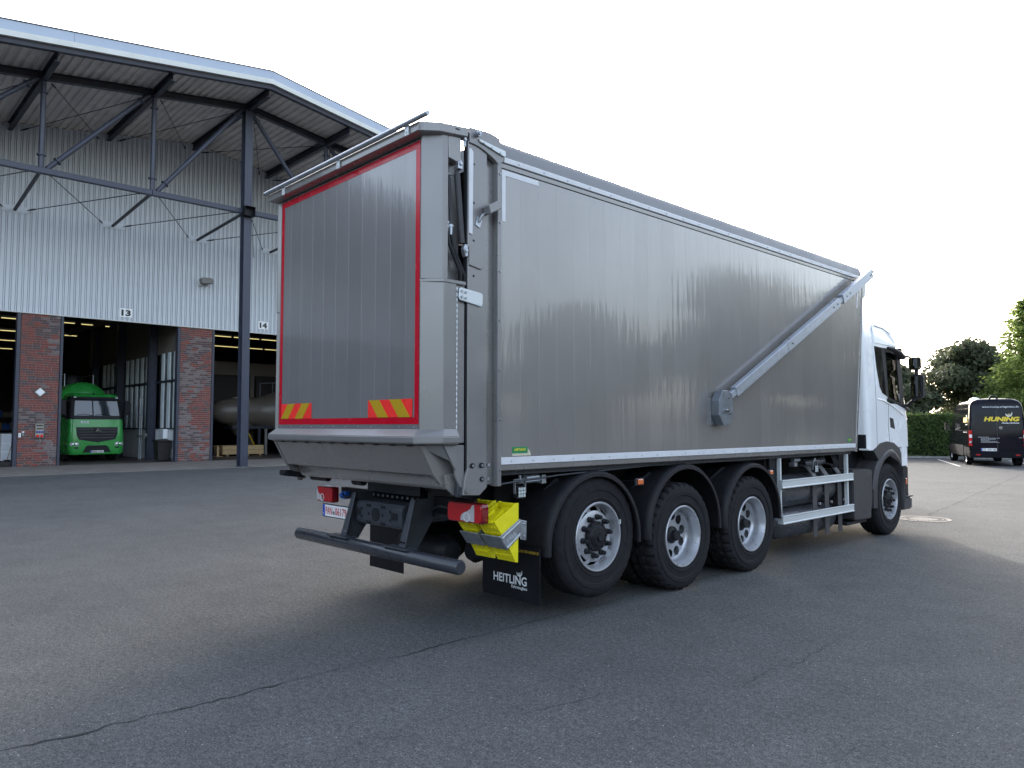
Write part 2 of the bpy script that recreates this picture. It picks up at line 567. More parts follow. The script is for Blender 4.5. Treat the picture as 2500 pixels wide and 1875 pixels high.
    def mesh(self, name, mats, smooth=None, bevel=0.0, recalc=True, segs=1):
        me = bpy.data.meshes.new(name)
        me.from_pydata(self.v, [], self.f)
        for m in (mats if isinstance(mats, (list, tuple)) else [mats]):
            me.materials.append(MATS[m])
        me.polygons.foreach_set('material_index', self.m)
        if recalc or bevel:
            bm = bmesh.new()
            bm.from_mesh(me)
            if recalc:
                bmesh.ops.recalc_face_normals(bm, faces=bm.faces)
            if bevel:
                bm.normal_update()
                es = [e for e in bm.edges if len(e.link_faces) == 2 and e.calc_face_angle(0) > 0.5]
                bmesh.ops.bevel(bm, geom=es, offset=bevel, segments=segs, affect='EDGES', clamp_overlap=True)
            bm.to_mesh(me)
            bm.free()
        if smooth is not None:
            me.shade_smooth()
            me.set_sharp_from_angle(angle=R(smooth))
        me.update()
        return me


def world_loc(o):
    p = Vector((0, 0, 0))
    while o is not None:
        p += o.location
        o = o.parent
    return p


def obj(name, mb, mats, parent=None, smooth=None, bevel=0.0, local=False, label=None, recalc=True, segs=1):
    """one mesh object; vertices given in world coordinates unless local=True (relative to the parent)"""
    me = mb if isinstance(mb, bpy.types.Mesh) else None
    if me is None:
        if parent is not None and not local:
            off = world_loc(parent)
            if off.length > 0:
                mb.xf(Matrix.Translation(-off))
        me = mb.mesh(name, mats, smooth, bevel, recalc, segs)
    o = bpy.data.objects.new(name, me)
    COL.objects.link(o)
    if parent is not None:
        o.parent = parent
    if label:
        o['label'] = label
    return o


def part_at(name, mb, mats, parent, smooth=None, bevel=0.0, at=None):
    """part with its own origin (so that copies and sub-parts sit well)"""
    return obj(name, mb, mats, parent, smooth, bevel)


def thing(name, label, cat, loc=(0, 0, 0), rz=0.0, group=None):
    o = bpy.data.objects.new(name, None)
    COL.objects.link(o)
    o.location = loc
    o.rotation_euler = (0, 0, rz)
    o['label'] = label
    o['category'] = cat
    if group:
        o['group'] = group
    o.empty_display_size = 0.3
    return o


def tag(o, label, cat, group=None):
    o['label'] = label
    o['category'] = cat
    if group:
        o['group'] = group
    return o


def kind(o, k, label=None):
    o['kind'] = k
    if label:
        o['label'] = label
    return o


def tree_copy(root, loc, rz, label, group=None):
    r = root.copy()
    COL.objects.link(r)
    r.location = loc
    r.rotation_euler = (0, 0, rz)
    r['label'] = label
    if group:
        r['group'] = group
    for ch in list(root.children):
        c = ch.copy()
        COL.objects.link(c)
        c.parent = r
        for g in list(ch.children):
            d = g.copy()
            COL.objects.link(d)
            d.parent = c
    return r


def ring_pts(hw, yr, yf, rf, rr, z, cx=0.0, nf=8, nr=3, ns=14, nfr=6, nrr=4):
    """plan outline of a vehicle body at height z, counter-clockwise seen from above, starting rear right"""
    pts = []
    rf = min(rf, hw * 0.95)
    rr = min(rr, hw * 0.95)
    for i in range(ns):                                   # right side, rear to front
        pts.append((cx + hw, yr + rr + (yf - rf - yr - rr) * i / ns, z))
    for i in range(nf):
        t = (PI / 2) * i / nf
        pts.append((cx + hw - rf + rf * math.cos(t), yf - rf + rf * math.sin(t), z))
    for i in range(nfr):
        pts.append((cx + hw - rf - (2 * hw - 2 * rf) * i / nfr, yf, z))
    for i in range(nf):
        t = PI / 2 + (PI / 2) * i / nf
        pts.append((cx - hw + rf + rf * math.cos(t), yf - rf + rf * math.sin(t), z))
    for i in range(ns):
        pts.append((cx - hw, yf - rf - (yf - rf - yr - rr) * i / ns, z))
    for i in range(nr):
        t = PI + (PI / 2) * i / nr
        pts.append((cx - hw + rr + rr * math.cos(t), yr + rr + rr * math.sin(t), z))
    for i in range(nrr):
        pts.append((cx - hw + rr + (2 * hw - 2 * rr) * i / nrr, yr, z))
    for i in range(nr):
        t = 1.5 * PI + (PI / 2) * i / nr
        pts.append((cx + hw - rr + rr * math.cos(t), yr + rr + rr * math.sin(t), z))
    return pts


def interp(tab, z):
    if z <= tab[0][0]:
        return tab[0][1]
    for (a, va), (b, vb) in zip(tab, tab[1:]):
        if z <= b:
            return va + (vb - va) * (z - a) / (b - a)
    return tab[-1][1]


def clip_poly(poly, a, b, c):
    """keep a*u+b*v<=c"""
    out = []
    for i in range(len(poly)):
        p, q = poly[i], poly[(i + 1) % len(poly)]
        dp, dq = a * p[0] + b * p[1] - c, a * q[0] + b * q[1] - c
        if dp <= 0:
            out.append(p)
        if dp * dq < 0:
            t = dp / (dp - dq)
            out.append((p[0] + (q[0] - p[0]) * t, p[1] + (q[1] - p[1]) * t))
    return out


def swirl(mb, origin, right, up, size, mi=0, depth=0.0015, mi2=None):
    """the small curled-wing mark over the lettering: three nested crescents"""
    r, u = Vector(right).normalized(), Vector(up).normalized()
    n = r.cross(u)
    o = Vector(origin)
    for k, (ra, w, a0, a1) in enumerate(((1.0, 0.42, 175, 395), (0.52, 0.26, 185, 385), (0.2, 0.16, 190, 375))):
        N = 16
        outer, inner = [], []
        for i in range(N + 1):
            t = R(a0 + (a1 - a0) * i / N)
            tw = w * math.sin(PI * min(1, max(0.02, (i + 0.8) / (N + 1.0)))) ** 0.7
            ro, ri = ra * (1 + 0.25 * i / N), ra * (1 + 0.25 * i / N) - tw
            outer.append(o + r * (ro * math.cos(t) * size) + u * (ro * math.sin(t) * size) + n * depth)
            inner.append(o + r * (ri * math.cos(t) * size) + u * (ri * math.sin(t) * size) + n * depth)
        mb.add(outer + inner, [(i, i + 1, N + 2 + i, N + 1 + i) for i in range(N)], mi2 if (k == 1 and mi2 is not None) else mi)
    return mb

# ================================================================== THE SETTING
g = MB()
NG = 24
g.add([(-400, -300, 0), (400, -300, 0), (400, 500, 0), (-400, 500, 0)], [(0, 1, 2, 3)])
kind(obj('asphalt_yard', g, 'asphalt', recalc=False), 'structure')
m = MB().add([(-34.98, -33, 0.004), (-28.85, -33, 0.004), (-28.62, 4, 0.004), (-28.55, 34, 0.004), (-34.98, 34, 0.004)], [(0, 1, 2, 3, 4)])
kind(obj('paved_apron', m, 'apron', recalc=False), 'structure')
m = MB().box(-28.66, -28.52, -12, 34, -0.05, 0.012)
kind(obj('drain_channel', m, 'apron'), 'structure')
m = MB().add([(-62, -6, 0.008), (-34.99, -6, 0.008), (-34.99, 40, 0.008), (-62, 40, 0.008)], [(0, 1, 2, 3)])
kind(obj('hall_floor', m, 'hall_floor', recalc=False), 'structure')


def crack(pts, w, jit, z=0.004, step=0.045, seed=0):
    rnd = random.Random(seed)
    P = []
    for (x0, y0), (x1, y1) in zip(pts, pts[1:]):
        n = max(1, int(math.hypot(x1 - x0, y1 - y0) / step))
        for i in range(n):
            P.append((x0 + (x1 - x0) * i / n, y0 + (y1 - y0) * i / n))
    P.append(pts[-1])
    vs = []
    for i, (x, y) in enumerate(P):
        a, b = P[max(0, i - 1)], P[min(len(P) - 1, i + 1)]
        d = Vector((b[0] - a[0], b[1] - a[1])).normalized()
        nx, ny = -d.y, d.x
        o = jit * (mnoise.noise(Vector((i * 0.31, seed * 3.1, 0))) * 1.4 + rnd.uniform(-0.7, 0.7))
        ww = w * max(0.35, 0.75 + 0.9 * mnoise.noise(Vector((i * 0.13, seed * 7.7, 4))) + rnd.uniform(-0.4, 0.4))
        vs += [(x + nx * (o - ww / 2), y + ny * (o - ww / 2), z), (x + nx * (o + ww / 2), y + ny * (o + ww / 2), z)]
    return MB().add(vs, [(2 * i, 2 * i + 1, 2 * i + 3, 2 * i + 2) for i in range(len(P) - 1)])


CR = [
    ([(-4.55, -1.2), (-4.55, 0.77), (-4.52, 0.95), (-4.51, 1.1), (-4.52, 1.3), (-4.52, 1.54), (-4.5, 1.76), (-4.5, 2.01), (-4.51, 2.23)], 0.015, 0.02),
    ([(-4.51, 2.23), (-4.51, 2.59), (-4.52, 2.94), (-4.44, 3.17), (-4.48, 3.63), (-4.46, 4.22), (-4.5, 6.0), (-4.47, 8.0), (-4.5, 11.0), (-4.6, 13.7)], 0.010, 0.016),
    ([(-10.33, -0.5), (-10.32, 1.69), (-10.3, 2.09), (-10.36, 2.52), (-10.29, 2.89), (-10.26, 3.44), (-10.27, 3.88), (-10.22, 4.6), (-10.2, 5.26), (-10.2, 9)], 0.012, 0.02),
    ([(-2.47, 4.3), (-2.5, 4.41), (-2.5, 4.64), (-2.51, 4.76), (-2.44, 5.08), (-2.48, 5.31), (-2.49, 5.68)], 0.005, 0.02),
    ([(-3.1, 3.03), (-3.07, 3.14), (-3.06, 3.28), (-3.02, 3.42), (-2.99, 3.6)], 0.004, 0.014),
    ([(-2.06, 7.11), (-1.99, 7.29), (-1.89, 7.53)], 0.008, 0.012),
    ([(-3.54, 7.0), (-3.56, 7.19)], 0.01, 0.014),
    ([(-3.36, 5.52), (-3.35, 6.03)], 0.006, 0.012),
    ([(-3.36, 2.23), (-3.29, 2.42)], 0.006, 0.008),
    ([(-3.57, 1.77), (-3.35, 1.82)], 0.005, 0.008),
    ([(-4.7, 14.75), (-4.83, 15.26), (-5.02, 17.11), (-5.55, 21.25), (-6.5, 29.2)], 0.035, 0.03),
    ([(-5.17, 17.62), (-4.61, 18.78), (-4.31, 19.6)], 0.03, 0.03),
    ([(-8.65, 2.48), (-8.59, 3.28), (-8.08, 3.72)], 0.007, 0.02),
    ([(-16.4, 0.0), (-16.3, 3.0), (-16.38, 4.58), (-16.36, 5.23), (-16.2, 12)], 0.014, 0.03),
    ([(-22.2, -4.0), (-22.1, 5.0), (-22.2, 14)], 0.02, 0.04),
]
for k, (pts, w, j) in enumerate(CR):
    kind(obj('asphalt_crack', crack(pts, w, j, seed=k), 'crack', recalc=False), 'structure')

fx = Vector((-math.sin(R(23.63)), math.cos(R(23.63)), 0))
rx = Vector((math.cos(R(23.63)), math.sin(R(23.63)), 0))


def ground_line(name, p, d, L, w, mat, z=0.004):
    p = Vector((p[0], p[1], z))
    s = Vector((-d.y, d.x, 0)) * (w / 2)
    return obj(name, MB().add([p - s, p + d * L - s, p + d * L + s, p + s], [(0, 1, 2, 3)]), mat, recalc=False)


kind(ground_line('parking_line', (-9.55, 33.7), fx, 6.6, 0.11, 'road_paint'), 'structure')
kind(ground_line('parking_line', (-6.9, 34.9), fx, 6.6, 0.11, 'road_paint'), 'structure')
kind(ground_line('parking_line', (-12.3, 32.5), fx, 6.6, 0.11, 'road_paint'), 'structure')
# kerb and planting strip in front of the hedge
q = Vector((-13.2, 40.9, 0))
m = MB()
for i in range(-14, 14):
    p0 = q + rx * (i * 1.0)
    p1 = q + rx * (i * 1.0 + 0.985)
    s = fx * 0.12
    m.add([p0, p1, p1 + s, p0 + s, p0 + Vector((0, 0, 0.1)), p1 + Vector((0, 0, 0.1)), p1 + s + Vector((0, 0, 0.1)), p0 + s + Vector((0, 0, 0.1))],
          [(0, 3, 2, 1), (4, 5, 6, 7), (0, 1, 5, 4), (1, 2, 6, 5), (2, 3, 7, 6), (3, 0, 4, 7)])
kind(obj('parking_kerb', m, 'kerb_stone'), 'structure')
m = MB()
p0, p1 = q - rx * 60 + fx * 0.12, q + rx * 60 + fx * 0.12
m.add([p0 + Vector((0, 0, 0.06)), p1 + Vector((0, 0, 0.06)), p1 + fx * 60 + Vector((0, 0, 0.06)), p0 + fx * 60 + Vector((0, 0, 0.06))], [(0, 1, 2, 3)])
kind(obj('grass_ground', m, 'grass', recalc=False), 'structure')

# ================================================================== WORKSHOP HALL
YR = 12.65


def zr(y):
    return 14.72 - 0.143 * abs(y - YR)


hall = thing('workshop_hall', 'grey metal clad workshop hall with open bays and a steel framed canopy', 'hall', (-35, YR, 0))
XF = -35.0
# ribbed cladding, one sheet after another
PITCH_R = 0.205
ys = -33.0
while ys < 28:
    mb = MB()
    prof = []
    for k in range(5):
        y = ys + k * PITCH_R
        prof += [(y, 0.0), (y + 0.118, 0.0), (y + 0.121, -0.055), (y + 0.138, -0.055), (y + 0.141, -0.012), (y + 0.182, -0.012), (y + 0.185, -0.055), (y + 0.202, -0.055)]
    prof.append((ys + 5 * PITCH_R - 0.002, 0.0))
    lo = [(XF + 0.05 + d, y, 6.17) for y, d in prof]
    hi = [(XF + 0.05 + d, y, zr(y) - 0.01) for y, d in prof]
    n = len(prof)
    mb.add(lo + hi, [(i, i + 1, n + i + 1, n + i) for i in range(n - 1)])
    obj('cladding_sheet', mb, 'cladding', hall, recalc=False)
    ys += 5 * PITCH_R
obj('cladding_trim', MB().box(XF - 0.02, XF + 0.075, -33, 28, 6.125, 6.168), 'cladding_trim', hall, bevel=0.006)
mb = MB().prism([(XF - 0.2, y, z) for y, z in ((-33, 6.14), (28, 6.14), (28, zr(28)), (YR, zr(YR)), (-33, zr(-33)))], (0.19, 0, 0))
obj('gable_wall', mb, 'steel_dark', hall)

# roof deck (underside ribs run outwards) and roof
mb = MB()
prof = []
y = -34.0
while y < 29:
    for dy, dz in ((0, 0), (0.13, 0), (0.17, 0.06), (0.25, 0.06)):
        prof.append((y + dy, zr(y + dy) + dz))
    y += 0.29
n = len(prof)
mb.add([(XF, a, b) for a, b in prof] + [(-27.02, a, b) for a, b in prof], [(i, i + 1, n + i + 1, n + i) for i in range(n - 1)])
obj('canopy_deck', mb, 'roof_deck', hall, recalc=False)
mb = MB().prism([(-64, y, zr(y) + d) for y, d in ((-34, 0.09), (YR, 0.09), (40, 0.09), (40, 0.6), (YR, 0.6), (-34, 0.6))], (37.0, 0, 0))
obj('roof', mb, 'roof_sheet', hall)


def gable_strip(x0, x1, d0, d1):
    return MB().prism([(x0, y, zr(y) + d) for y, d in ((-34, d0), (YR, d0), (40, d0), (40, d1), (YR, d1), (-34, d1))], (x1 - x0, 0, 0))


for a, b in ((-34, -20.5), (-20.5, -13.4), (-13.4, -6.4), (-6.4, -0.9), (-0.9, 5.9), (5.9, YR), (YR, 19.5), (19.5, 26.3), (26.3, 33)):
    mb = MB().prism([(-26.985, y, zr(y) + d) for y, d in ((a, 0.285), (b - 0.008, 0.285), (b - 0.008, 0.63), (a, 0.63))], (0.05, 0, 0))
    obj('fascia_board', mb, 'fascia_blue', hall)
obj('fascia_cap', gable_strip(-27.1, -26.915, 0.632, 0.665), 'steel_dark', hall)
obj('gutter_strip', gable_strip(-26.995, -26.85, 0.10, 0.28), 'fascia_light', hall)
obj('edge_beam', gable_strip(-27.14, -26.96, -0.07, 0.095), 'steel_dark', hall)

NODES = [-8.7, -5.2, -1.64, 1.93, 5.49, 9.06, YR, 16.22, 19.8, 23.4]
XC = -29.1
for y in NODES:
    obj('purlin', MB().ibeam((XF, y, zr(y) - 0.165), (-27.15, y, zr(y) - 0.165), 0.17, 0.31), 'steel_dark', hall)
for a, b in ((-33, YR), (YR, 27)):
    obj('upper_chord', MB().ibeam((XC, a, zr(a) - 0.14), (XC, b, zr(b) - 0.14), 0.2, 0.26), 'steel_dark', hall)
for a, b in ((-33, 9.05), (9.06, YR - 0.16), (YR + 0.16, 27)):
    obj('lower_chord', MB().beam((XC, a, 10.27), (XC, b, 10.27), 0.18, 0.2), 'steel_blue', hall, bevel=0.015)
ZL = 10.27


def strut(p0, p1, r, mat='steel_blue', collar=True, name='diagonal_strut'):
    p0, p1 = Vector(p0), Vector(p1)
    mb = MB().cyl(p0, p1, r, seg=10)
    if collar:
        d = (p1 - p0).normalized()
        for p, s in ((p0, 1), (p1, -1)):
            mb.cyl(p + d * (s * 0.42), p + d * (s * 0.46), r * 1.7, seg=10)
            mb.cyl(p, p + d * (s * 0.42), r * 0.7, seg=8)
    return obj(name, mb, mat, hall, smooth=40)


def rod(p0, p1, name='tie_rod'):
    p0, p1 = Vector(p0), Vector(p1)
    d = (p1 - p0).normalized()
    mb = MB().cyl(p0, p1, 0.016, seg=6)
    mb.cyl(p0 + d * 0.15, p0 + d * 0.45, 0.034, seg=8)
    mb.cyl(p1 - d * 0.15, p1 - d * 0.45, 0.034, seg=8)
    return obj(name, mb, 'rod_steel', hall, smooth=40)


for i, y in enumerate(NODES):
    zu = zr(y) - 0.28
    if y != YR:
        strut((XC, y, ZL + 0.1), (XC, y, zu), 0.085, name='truss_post')
    yb = y + 0.27
    # strut from the truss back to the wall plate
    strut((XC, y, ZL), (XF + 0.06, yb, ZL - 0.04), 0.065, 'steel_dark', False, 'wall_strut')
    pl = MB().box(XF + 0.052, XF + 0.062, yb - 0.45, yb + 0.5, ZL - 0.15, ZL + 0.11)
    obj('wall_plate', pl, 'cladding', hall)
    if i + 1 < len(NODES):
        yn = NODES[i + 1]
        zun = zr(yn) - 0.30
        if yn <= YR:
            strut((XC, y + 0.18, ZL + 0.1), (XC, yn - 0.18, zun + 0.05), 0.085)
        else:
            strut((XC, y + 0.15, zu), (XC, yn - 0.15, ZL + 0.1), 0.085)
        rod((XC, y + 0.15, ZL), (XF + 0.06, yn + 0.27 - 0.4, ZL))
        rod((XF + 0.06, yb + 0.42, ZL), (XC, yn - 0.15, ZL))
        rod((XC + 0.05, y + 0.2, zr(y) - 0.33), (XF + 0.02, yn - 0.35, zr(yn - 0.35) - 0.28))
        rod((XF + 0.02, y + 0.35, zr(y + 0.35) - 0.28), (XC + 0.05, yn - 0.2, zr(yn) - 0.33))
# column
mb = MB().ibeam((XC, YR + 0.06, 0.0), (XC, YR, zr(YR) - 0.30), 0.31, 0.37, 0.028, (1, 0, 0))
mb.box(XC - 0.24, XC + 0.24, YR - 0.11, YR + 0.24, 0.0, 0.02)
obj('canopy_column', mb, 'steel_blue', hall)
mb = MB()
mb.box(XC + 0.19, XC + 0.44, YR - 0.2, YR + 0.22, 10.02, 10.035)
mb.box(XC + 0.19, XC + 0.44, YR - 0.2, YR + 0.22, 10.40, 10.415)
mb.box(XC + 0.19, XC + 0.44, YR - 0.205, YR - 0.19, 10.035, 10.40)
mb.box(XC + 0.19, XC + 0.44, YR + 0.205, YR + 0.22, 10.035, 10.40)
mb.box(XC + 0.186, XC + 0.2, YR - 0.2, YR + 0.22, 10.035, 10.40)
obj('column_bracket', mb, 'chassis_black', hall, bevel=0.004)
obj('down_cable', MB().tube([(XC + 0.25, YR + 0.2, 10.0), (XC + 0.2, YR + 0.24, 9.0), (XC + 0.19, YR + 0.3, 8.4)], 0.012, 6), 'chassis_black', hall, smooth=60)

# door posts
for a, b in ((5.985, 6.115), (7.515, 7.61), (12.17, 12.285), (13.735, 13.835), (19.2, 19.32)):
    obj('door_post', MB().box(XF - 0.28, XF + 0.035, a, b, 0.0, 6.12), 'steel_blue', hall, bevel=0.006)
# inside of the hall
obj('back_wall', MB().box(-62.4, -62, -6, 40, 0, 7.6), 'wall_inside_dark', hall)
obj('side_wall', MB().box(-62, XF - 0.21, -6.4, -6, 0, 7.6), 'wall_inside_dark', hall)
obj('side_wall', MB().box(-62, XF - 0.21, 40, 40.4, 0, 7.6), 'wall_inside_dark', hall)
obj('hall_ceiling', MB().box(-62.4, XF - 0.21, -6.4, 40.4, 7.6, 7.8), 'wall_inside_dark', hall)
for a, b in ((28, 40.4),):
    mb = MB().prism([(XF - 0.2, y, z) for y, z in ((a, 0), (b, 0), (b, zr(b)), (a, zr(a)))], (0.2, 0, 0))
    obj('gable_wall', mb, 'cladding', hall)
obj('gable_wall', MB().box(XF - 0.2, XF, 19.33, 27.99, 0, 6.12), 'cladding', hall)
obj('gable_wall', MB().box(XF - 0.2, XF, -33, -5.0, 0, 6.12), 'steel_dark', hall)
# glazed partition on the right of bay 13
YW = 12.3
obj('partition_base', MB().box(-50, XF - 0.29, YW, YW + 0.12, 0.008, 1.5), 'wall_white', hall)
obj('partition_head', MB().box(-50, XF - 0.29, YW, YW + 0.12, 5.05, 7.6), 'wall_inside', hall)
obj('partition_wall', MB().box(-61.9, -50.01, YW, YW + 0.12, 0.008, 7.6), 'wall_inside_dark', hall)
for x in (-38.15, -43.15, -48.0):
    obj('partition_column', MB().ibeam((x, YW - 0.2, 0.008), (x, YW - 0.2, 7.6), 0.3, 0.36, 0.03, (0, 1, 0)), 'steel_blue', hall)
for a, b in ((-50, -48.2), (-47.8, -43.35), (-42.95, -38.35), (-37.95, -35.3)):
    g_ = obj('partition_window', MB().box(a, b, YW + 0.04, YW + 0.05, 1.5, 5.05), 'hall_glass', hall)
    x = b - 0.12
    while x - 0.34 > a:
        obj('mullion', MB().box(x - 0.34, x, YW - 0.03, YW + 0.03, 1.5, 5.05), 'mullion_white', g_, bevel=0.01)
        x -= 0.80
    obj('transom', MB().box(a, b, YW - 0.06, YW - 0.032, 3.64, 3.76), 'steel_dark', g_)
    obj('transom', MB().box(a, b, YW - 0.06, YW - 0.032, 1.46, 1.52), 'steel_dark', g_)
obj('crane_rail', MB().ibeam((-38, 11.2, 7.1), (-60, 11.2, 7.1), 0.16, 0.3), 'wall_inside', hall)
# bay 14 inner structure
obj('inner_beam', MB().box(-42.3, -42, 13.9, 27, 4.52, 5.26), 'wall_inside', hall)
for y in (14.2, 18.85, 23.5):
    obj('inner_column', MB().box(-42.32, -41.98, y - 0.12, y + 0.12, 0.008, 5.2), 'wall_inside', hall)
for y0 in (14.4, 19.05):
    obj('inner_door', MB().box(-42.2, -42.15, y0 + 0.1, y0 + 4.25, 2.9, 4.50), 'wall_inside_dark', hall)


# brick piers: each brick a part
BRICK_ME = []
for i in range(8):
    BRICK_ME.append(MB().box(-0.03, 0.012, -0.13, 0.13, -0.0395, 0.0395).mesh('brick', 'brick_%d' % i, bevel=0.004))


def brick_pier(y0, y1, label):
    t = thing('brick_pier', label, 'brick pier', (XF, (y0 + y1) / 2, 0), group='brick piers between the open bays')
    obj('mortar_core', MB().box(XF - 0.25, XF - 0.006, y0, y1, 0.0, 6.12), 'mortar', t)
    rnd = random.Random(int(y0 * 100))
    spots = []
    C = 0.0955
    for r in range(64):
        z = 0.01 + r * C + 0.0395
        y = y0 + 0.004
        first = rnd.choice([0.065, 0.12, 0.19, 0.26])
        while y < y1 - 0.03:
            L = first or (0.26 if rnd.random() < 0.78 else 0.122)
            first = None
            L = min(L, y1 - 0.004 - y)
            if y1 - 0.004 - (y + L) < 0.05:
                L = y1 - 0.004 - y
            if mnoise.noise(Vector((y * 0.9, z * 0.9, y0))) > 0.12:
                mi = rnd.choice([3, 4, 5, 5, 4, 7, 3, 0])
            else:
                mi = rnd.choice([0, 1, 2, 0, 6, 1, 2, 3, 7, 6])
            spots.append((y + L / 2, z, L, mi, rnd.uniform(-0.003, 0.003)))
            y += L + 0.017
    spots.sort(key=lambda s: (s[1] - 1.6) ** 2)
    for (y, z, L, mi, dx) in spots[:299]:
        o = bpy.data.objects.new('brick', BRICK_ME[mi])
        COL.objects.link(o)
        o.parent = t
        o.location = (dx, y - (y0 + y1) / 2, z)
        o.scale = (1, L / 0.26, 1)
    mb = MB()
    for (y, z, L, mi, dx) in spots[299:]:
        mb.box(XF - 0.03 + dx, XF + 0.012 + dx, y - L / 2, y + L / 2, z - 0.0395, z + 0.0395, mi)
    kind(obj('upper_bricks', mb, ['brick_%d' % i for i in range(8)], t), 'stuff')
    return t


brick_pier(6.13, 7.50, 'red and grey brick pier carrying a white diamond lamp, left of the green truck')
brick_pier(12.295, 13.725, 'plain red and grey brick pier between the green truck and the steel column')

# things on the facade
for s, y0, z0, lab in (('13', 9.69, 6.32, 'white number plate reading 13 above the green truck'), ('14', 15.93, 6.35, 'white number plate reading 14 right of the steel column')):
    t = thing('bay_number_sign', lab, 'sign', (XF + 0.07, y0 + 0.26, z0), group='bay number plates')
    obj('sign_plate', MB().box(XF + 0.052, XF + 0.07, y0, y0 + 0.52, z0, z0 + 0.38), 'sign_white', t, bevel=0.004)
    obj('sign_number', MB().text(s, (XF + 0.0705, y0 + 0.07, z0 + 0.055), (0, 1, 0), (0, 0, 1), 0.38, 0.27, bold=0.05), 'print_black', t)
t = thing('flood_light', 'grey rectangular flood light on the ribbed cladding left of the steel column', 'flood light', (XF + 0.05, 13.25, 8.28))
obj('lamp_housing', MB().px([(12.98, 8.14), (13.52, 8.2), (13.55, 8.34), (13.42, 8.44), (13.02, 8.43), (12.95, 8.36)], XF + 0.30, XF + 0.58), 'lamp_grey', t, bevel=0.02)
obj('lamp_bracket', MB().box(XF + 0.055, XF + 0.08, 12.96, 13.42, 8.1, 8.16).box(XF + 0.08, XF + 0.34, 13.0, 13.03, 8.11, 8.30).box(XF + 0.08, XF + 0.34, 13.36, 13.39, 8.11, 8.30), 'sign_white', t)
t = thing('wall_lamp', 'white diamond shaped lamp on the left brick pier', 'wall lamp', (XF, 6.84, 2.97))
obj('lamp_base', MB().prism([(XF + 0.012, 6.84 + a, 2.97 + b) for a, b in ((-0.22, 0), (0, -0.21), (0.22, 0), (0, 0.21))], (0.06, 0, 0)), 'lamp_grey', t, bevel=0.01)
obj('lamp_cover', MB().prism([(XF + 0.072, 6.84 + a, 2.97 + b) for a, b in ((-0.18, 0), (0, -0.17), (0.18, 0), (0, 0.17))], (0.05, 0, 0)), 'sign_white', t, bevel=0.02)
t = thing('socket_box', 'beige power socket box with blue outlets on the left brick pier', 'socket box', (XF, 6.86, 1.2))
obj('box_body', MB().box(XF + 0.013, XF + 0.13, 6.72, 7.0, 1.15, 1.70), 'socket_beige', t, bevel=0.015)
for k in range(3):
    obj('socket_outlet', MB().cyl((XF + 0.13, 6.77 + 0.09 * k, 1.38), (XF + 0.165, 6.77 + 0.09 * k, 1.37), 0.035, seg=12), 'plate_blue', t, smooth=40)
for k in range(2):
    obj('large_outlet', MB().cyl((XF + 0.13, 6.79 + 0.14 * k, 1.22), (XF + 0.18, 6.79 + 0.14 * k, 1.21), 0.05, seg=12), 'hazard_red', t, smooth=40)
obj('fuse_window', MB().box(XF + 0.13, XF + 0.137, 6.75, 6.97, 1.48, 1.53).box(XF + 0.13, XF + 0.137, 6.75, 6.97, 1.60, 1.66), 'print_black', t)
obj('cable', MB().tube([(XF + 0.07, 6.87, 1.15), (XF + 0.08, 6.9, 1.05), (XF + 0.08, 6.89, 0.93), (XF + 0.06, 6.86, 0.90)], 0.014, 6), 'socket_beige', t, smooth=60)
t = thing('light_switch', 'small white light switch at the left edge of the brick pier', 'switch', (XF, 6.2, 1.25), group='switches on the brick pier')
obj('switch_body', MB().box(XF + 0.012, XF + 0.06, 6.155, 6.245, 1.16, 1.33), 'sign_white', t, bevel=0.008)
obj('switch_rocker', MB().box(XF + 0.06, XF + 0.068, 6.175, 6.225, 1.2, 1.29), 'cladding_trim', t, bevel=0.003)
t = thing('key_switch', 'small grey key switch with white top beside the light switch', 'switch', (XF, 6.31, 1.25), group='switches on the brick pier')
obj('switch_body', MB().box(XF + 0.012, XF + 0.07, 6.27, 6.35, 1.20, 1.34), 'lamp_grey', t, bevel=0.008)
obj('switch_cap', MB().box(XF + 0.012, XF + 0.075, 6.268, 6.352, 1.345, 1.40), 'sign_white', t, bevel=0.008)


# tube lights in the hall
def tube_light(x, y0, y1, z, label):
    t = thing('tube_light', label, 'tube light', (x, (y0 + y1) / 2, z), group='lit tube lights inside the hall')
    obj('lamp_housing', MB().box(x - 0.06, x + 0.06, y0, y1, z + 0.04, z + 0.12), 'lamp_grey', t)
    obj('lit_tube', MB().cyl((x, y0 + 0.03, z), (x, y1 - 0.03, z), 0.019, seg=8), 'tube_lit', t, smooth=60)


ROW_WORDS = ['first', 'second', 'third', 'fourth', 'fifth', 'sixth']


def light_row(x, y0, y1, z, L, label, gap=0.10):
    y = y0
    while y + L <= y1:
        n_ = ROW_WORDS[int(round((y - y0) / L))]
        tube_light(x, y, y + L - gap, z, label.replace('lit tube', n_ + ' lit tube from the left', 1))
        y += L


light_row(-40, 3.2, 8.0, 6.47, 1.5, 'lit tube in the nearest ceiling row of the leftmost bay')
light_row(-45.3, 4.0, 9.0, 6.47, 1.5, 'lit tube in the second ceiling row of the leftmost bay')
light_row(-50.5, 4.6, 10.0, 6.47, 1.5, 'lit tube in the third ceiling row of the leftmost bay')
light_row(-56, 5.0, 11.0, 6.47, 1.5, 'lit tube in the farthest ceiling row of the leftmost bay')
tube_light(-44, 9.25, 10.1, 6.97, 'short lit tube at the upper left inside bay 13')
tube_light(-44, 10.35, 10.95, 6.96, 'lit tube in the middle of the upper row inside bay 13')
tube_light(-44, 11.5, 11.75, 6.95, 'short lit tube nearest the glazed partition inside bay 13')
tube_light(-50, 10.9, 11.6, 6.95, 'lit tube in the second row inside bay 13')
light_row(-41, 14.0, 22.0, 6.57, 1.63, 'lit tube in the nearer ceiling row of bay 14')
